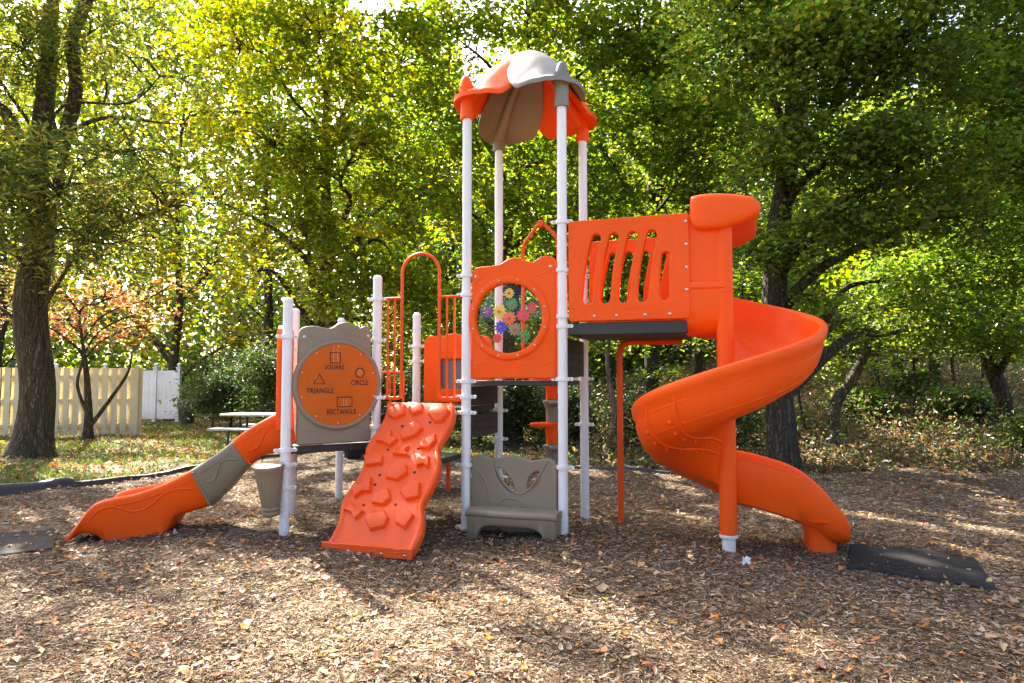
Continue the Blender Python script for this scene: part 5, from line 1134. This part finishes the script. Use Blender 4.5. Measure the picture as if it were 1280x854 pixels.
# wood chips: ridged splinters lying on the bed
def chips(name, N_, y0, y1, lmin, lmax, seed, label):
    g = np.random.default_rng(seed); y = y0 + (y1 - y0) * g.random(N_) ** .85; x = g.uniform(-1, 1, N_) * (y * .80 + .7)
    k = (y < bed_far(x) - .05); x, y = x[k], y[k]; n = len(x)
    inmat = np.zeros(n, bool)
    for Q in (Q1, Q2):
        c = sum(Q) / 4; s_ = np.ones(n, bool)
        for i in range(4):
            p, q = c + (Q[i] - c) * .95, c + (Q[(i + 1) % 4] - c) * .95; s_ &= ((q[0] - p[0]) * (y - p[1]) - (q[1] - p[1]) * (x - p[0])) < .10 * wav(x * 3, y * 3) - .03
        inmat |= s_ & (g.random(n) > .06)
    x, y = x[~inmat], y[~inmat]; n = len(x)
    L = lmin + (lmax - lmin) * g.random(n) ** 2.2; W = L * g.uniform(.07, .24, n) + .002; a = g.uniform(0, 6.28, n); z = mz(x, y) + g.random(n) * .012
    # chips pile up where the bed is kicked about
    tilt = g.normal(size=n) * .17; roll = g.normal(size=n) * .34
    d = np.column_stack([np.cos(a) * np.cos(tilt), np.sin(a) * np.cos(tilt), np.sin(tilt)]); s = np.column_stack([-np.sin(a) * np.cos(roll), np.cos(a) * np.cos(roll), np.sin(roll)]); nn_ = np.cross(d, s)
    c = np.column_stack([x, y, z + np.abs(np.sin(tilt)) * L * .35 + np.abs(np.sin(roll)) * W * .4]); L = L[:, None] / 2; W = W[:, None] / 2; T = W * .7
    e1 = (g.random((n, 1)) - .5) * .5; pts = [c - d * L - s * W, c + d * L * (1 + e1 * .3) - s * W * .6, c + d * L + s * W * .7, c - d * L * (1 + e1 * .4) + s * W, c - d * L * .9 + nn_ * T, c + d * L * .9 + nn_ * T * (1 + e1)]
    V = np.stack(pts, 1).reshape(-1, 3); i = np.arange(n)[:, None] * 6; F = np.concatenate([i + [0, 1, 5, 4], i + [3, 4, 5, 2]], 1).reshape(-1, 4)
    me = bpy.data.meshes.new(name); npmesh(me, V, F)
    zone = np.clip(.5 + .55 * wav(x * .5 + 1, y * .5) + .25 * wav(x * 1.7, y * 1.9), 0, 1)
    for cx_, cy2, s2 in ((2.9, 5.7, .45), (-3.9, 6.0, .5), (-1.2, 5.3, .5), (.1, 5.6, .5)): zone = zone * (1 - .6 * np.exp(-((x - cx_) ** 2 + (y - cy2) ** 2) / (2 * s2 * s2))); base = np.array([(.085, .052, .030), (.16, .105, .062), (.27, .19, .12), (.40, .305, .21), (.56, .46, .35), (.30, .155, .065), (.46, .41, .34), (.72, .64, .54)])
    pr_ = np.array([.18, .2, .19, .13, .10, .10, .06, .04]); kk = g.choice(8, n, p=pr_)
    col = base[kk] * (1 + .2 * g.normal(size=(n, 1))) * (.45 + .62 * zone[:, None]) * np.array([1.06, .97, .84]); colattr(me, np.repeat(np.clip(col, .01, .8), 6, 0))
    o = link_mesh(name, me, None, [CHIP], 0); tag(o, label, 'wood chips', kind='stuff'); return o
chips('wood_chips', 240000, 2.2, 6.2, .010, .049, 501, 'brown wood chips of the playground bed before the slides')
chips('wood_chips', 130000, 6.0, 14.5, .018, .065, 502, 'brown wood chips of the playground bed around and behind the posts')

def fallen(name, x, y, zf, size, cols, seed, label, lift=.02):
    g = np.random.default_rng(seed); n = len(x); C = np.column_stack([x, y, zf(x, y) + lift + .02 * g.random(n)])
    me = leaf_mesh(name, C, size * np.clip(1 + .35 * g.normal(size=n), .4, 2), .5, palette(n, cols, g), 1.1, -.1, seed, .5)
    o = link_mesh(name, me, None, [DRYLEAF], 0); return tag(o, label, 'fallen leaves', kind='stuff')
def curled(name, x, y, zf, size, cols, seed, label, lift=.012):
    g = np.random.default_rng(seed); n = len(x); T = np.linspace(0, 1, 6); prof = np.array([.06, .62, 1.0, .92, .55, .04])
    a = g.uniform(0, 6.28, n); L = size * np.clip(1 + .4 * g.normal(size=n), .35, 1.9); W = L * g.uniform(.2, .36, n); cu_ = g.normal(size=n) * .9 + .5; fo_ = g.uniform(-.1, .7, n); ti = g.normal(size=n) * .25; tw = g.normal(size=n) * .5
    V = np.empty((n, 6, 3, 3)); jag = 1 + .25 * g.normal(size=(n, 6, 2))
    for i, t_ in enumerate(T):
        lx = (t_ - .5) * L; lz = cu_ * L * ((t_ - .5) ** 2) * .9 + lx * ti
        for j, s_ in enumerate((-1, 0, 1)):
            w_ = s_ * W * prof[i] * (jag[:, i, 0] if s_ < 0 else jag[:, i, 1]); z_ = lz + np.abs(w_) * fo_ + w_ * (tw * (t_ - .3)); V[:, i, j] = np.column_stack([x + lx * np.cos(a) - w_ * np.sin(a), y + lx * np.sin(a) + w_ * np.cos(a), z_])
    V[..., 2] += (zf(x, y) + lift - V[..., 2].min((1, 2)))[:, None, None]
    i0 = np.arange(n)[:, None] * 18; F = np.concatenate([i0 + np.array([r_ * 3 + c_, r_ * 3 + c_ + 1, r_ * 3 + c_ + 4, r_ * 3 + c_ + 3]) for r_ in range(5) for c_ in range(2)], 1).reshape(-1, 4)
    me = bpy.data.meshes.new(name); npmesh(me, V.reshape(-1, 3), F); colattr(me, np.repeat(palette(n, cols, g), 18, 0)); me.polygons.foreach_set('use_smooth', np.ones(len(me.polygons), bool))
    return tag(link_mesh(name, me, None, [DRYLEAF], 0), label, 'fallen leaves', kind='stuff')
DRY = [(.34, .22, .13), (.28, .14, .05), (.42, .31, .20), (.20, .10, .04), (.36, .18, .04), (.24, .17, .11), (.30, .24, .05), (.16, .18, .03)]
g = np.random.default_rng(61); x, y = scatter(15000, -9, 9, 2.4, 10.5, g, lambda x, y: y < bed_far(x)); 
curled('fallen_leaves', x, y, mz, .043, [(.40, .25, .14), (.36, .18, .07), (.44, .33, .22), (.24, .13, .06), (.42, .20, .06), (.34, .24, .15), (.19, .10, .05), (.30, .16, .08)], 62, 'tan and orange fallen leaves scattered over the chips', .014)
x, y = scatter(42000, .3, 20, 10.0, 24, g, lambda x, y: ~((y > 22.3) & (x > 5)) & (y > bed_far(x) - .5)); fallen('fallen_leaves', x, y, gz, .10, DRY[:6] + [(.10, .06, .03), (.08, .05, .03)], 63, 'brown leaf litter lying under the trees of the bank')
x, y = scatter(16000, -24, 2, 8.4, 26, g, lambda x, y: y > bed_far(x) + .1); fallen('fallen_leaves', x, y, gz, .085, DRY, 64, 'pale dry leaves lying on the lawn', .035)

# ------------------------------------------------------------------ fences, table, bin, house
def run_fence(p, q, label):
    p, q = np.array([*p, 0.]), np.array([*q, 0.]); d = nrm(q - p); n = np.cross(d, UP); n = n if n[1] < 0 else -n; L = np.linalg.norm(q - p); top = 1.80
    root = empty('board_fence', (q[0], q[1], float(gz(q[0], q[1]))), label, 'fence'); z0 = float(gz(*p[:2])) + .06
    k = 0; a = 0.0; fb = MB(); g = random.Random(4)
    while a < L:
        c = p + d * (a + .07); hh = top + g.uniform(-.012, .012); fb.box(c + n * .05 + UP * (z0 + hh / 2), .14, .02, hh, d, n, UP)
        c2 = p + d * (a + .19); fb.box(c2 - n * .05 + UP * (z0 + hh / 2), .14, .02, hh, d, n, UP); a += .24
    fb.build('fence_board', FENCEP, root, 30)
    for z in (.25, .92, 1.55):
        rb = MB(); rb.box((p + q) / 2 + UP * (z0 + z), L, .07, .09, d, n, UP); rb.build('rail', FENCEP, root, 30)
    a = 0
    while a < L + .1:
        b = MB(); c = q - d * a; b.box(c + UP * (z0 + .9), .11, .11, 1.92, d, n, UP); b.build('fence_post', FENCEP, root, 30); a += 2.4
run_fence((-21.5, 16.6), (-10.2, 18.2), 'cream painted board fence with narrow gaps behind the oak')
root = empty('vinyl_fence', (-12.0, 23.6, -.08), 'white vinyl privacy fence with ball capped posts', 'fence')
d = nrm([1, -.08, 0]); n = np.cross(d, UP); c0 = np.array([-11.75, 23.6, -.05])
for i, a in enumerate((0, -.86, -2.75, -4.6)):
    b = MB(); c = c0 + d * a; b.box(c + UP * .95, .13, .13, 1.96, d, n, UP); b.box(c + UP * 1.945, .17, .17, .035, d, n, UP); b.lathe([(.05, 1.96), (.04, 1.99), (.075, 2.03), (.07, 2.07), (.03, 2.10), (.001, 2.105)], c, UP, 14); b.build('fence_post', VINYL, root, 40)
for a0, a1 in ((-.065, -.795), (-.925, -2.685), (-2.815, -4.535)):
    b = MB(); m = c0 + d * (a0 + a1) / 2; L = abs(a1 - a0); k = int(L / .15)
    for i in range(k): b.box(m + d * (-L / 2 + (i + .5) * L / k) + UP * 1.0, L / k - .006, .03, 1.55, d, n, UP)
    for z in (.2, 1.42, 1.78): b.box(m + UP * z, L, .055, .12, d, n, UP)
    b.build('fence_panel', VINYL, root, 30)

b = MB(); c = np.array([-11.25, 23.2, -.08]); b.lathe([(.22, 0), (.25, .1), (.28, .62), (.30, .66), (.30, .72)], c, UP, 20)
o = b.build('trash_can', BINM, None, 40, origin=c.tolist()); tag(o, 'dark round trash can beside the white vinyl fence', 'trash can')
q = MB(); q.lathe([(.31, .72), (.31, .75), (.26, .80), (.08, .84), (.001, .845)], c, UP, 20); q.build('bin_lid', BINM, o, 40)

tc = np.array([-5.65, 15.3, -.08]); root = empty('picnic_table', tc.tolist(), 'pale picnic table with curved legs on the grass', 'picnic table'); d = nrm([1, -.15, 0]); n = nrm([.15, 1, 0])
b = MB(); b.box(tc + UP * .755, 1.75, .75, .05, d, n, UP); b.build('table_top', TABLEM, root, 30, bevel=.012)
for s in (-1, 1): b = MB(); b.box(tc + n * s * .70 + UP * .46, 1.75, .26, .045, d, n, UP); b.build('bench_board', TABLEM, root, 30, bevel=.012)
for s in (-.5, .5):
    b = MB()
    b.tube(bend([tc + d * s + n * -.78 + UP * 0, tc + d * s + n * -.62 + UP * .1, tc + d * s + n * -.6 + UP * .43, tc + d * s + n * .6 + UP * .43, tc + d * s + n * .62 + UP * .1, tc + d * s + n * .78], .1), .028, 10)
    b.tube([tc + d * s + n * -.15 + UP * .43, tc + d * s + n * -.15 + UP * .73], .028, 10); b.tube([tc + d * s + n * .15 + UP * .43, tc + d * s + n * .15 + UP * .73], .028, 10)
    b.build('leg', BLACKDECK, root, 50)

# brick house beyond the wood
def brickmat():
    m, t, out = nt('brick'); b = nd(t, 'ShaderNodeBsdfPrincipled'); tc_ = nd(t, 'ShaderNodeTexCoord'); mpn = nd(t, 'ShaderNodeMapping'); mpn.inputs['Rotation'].default_value = (R(90), 0, 0)
    t.links.new(tc_.outputs['Object'], mpn.inputs[0]); br = nd(t, 'ShaderNodeTexBrick'); t.links.new(mpn.outputs[0], br.inputs['Vector']); br.inputs['Scale'].default_value = 4.5
    br.inputs['Color1'].default_value = (.36, .15, .10, 1); br.inputs['Color2'].default_value = (.44, .22, .15, 1); br.inputs['Mortar'].default_value = (.45, .4, .35, 1)
    t.links.new(br.outputs[0], b.inputs['Base Color']); b.inputs['Roughness'].default_value = .9; t.links.new(b.outputs[0], out.inputs[0]); return m
hx = (935 - 640) / 835 * 47; h0 = float(gz(hx, 48)); root = empty('brick_house', (hx, 47, h0), 'pink brick house showing in glimpses through the trees beyond the slide hood', 'house')
b = MB(); b.box((hx, 51, h0 + 4.4), 11, 8, 9.2); b.build('wall', brickmat(), root, 30)
b = MB(); b.prism([(hx - 5.9, 46.6, h0 + 9.0), (hx + 5.9, 46.6, h0 + 9.0), (hx, 46.6, h0 + 12.2)], (0, 8.8, 0)); b.build('roof', plastic('roof_shingle', (.12, .10, .09), .8), root, 30)
for wx in (-3.4, -.9, 1.6, 4.1):
    for wz in (1.6, 4.6, 7.4):
        b = MB(); b.box((hx + wx, 46.97, h0 + wz), 1.3, .1, 1.7); f = b.build('window', VINYL, root, 30)
        q = MB(); q.box((hx + wx, 46.915, h0 + wz), 1.05, .03, 1.45); q.build('pane', plastic('window_glass', (.35, .42, .5), .1, dust=0) if 'window_glass' not in bpy.data.materials else bpy.data.materials['window_glass'], f, 30)
print('LEAVES', NL)
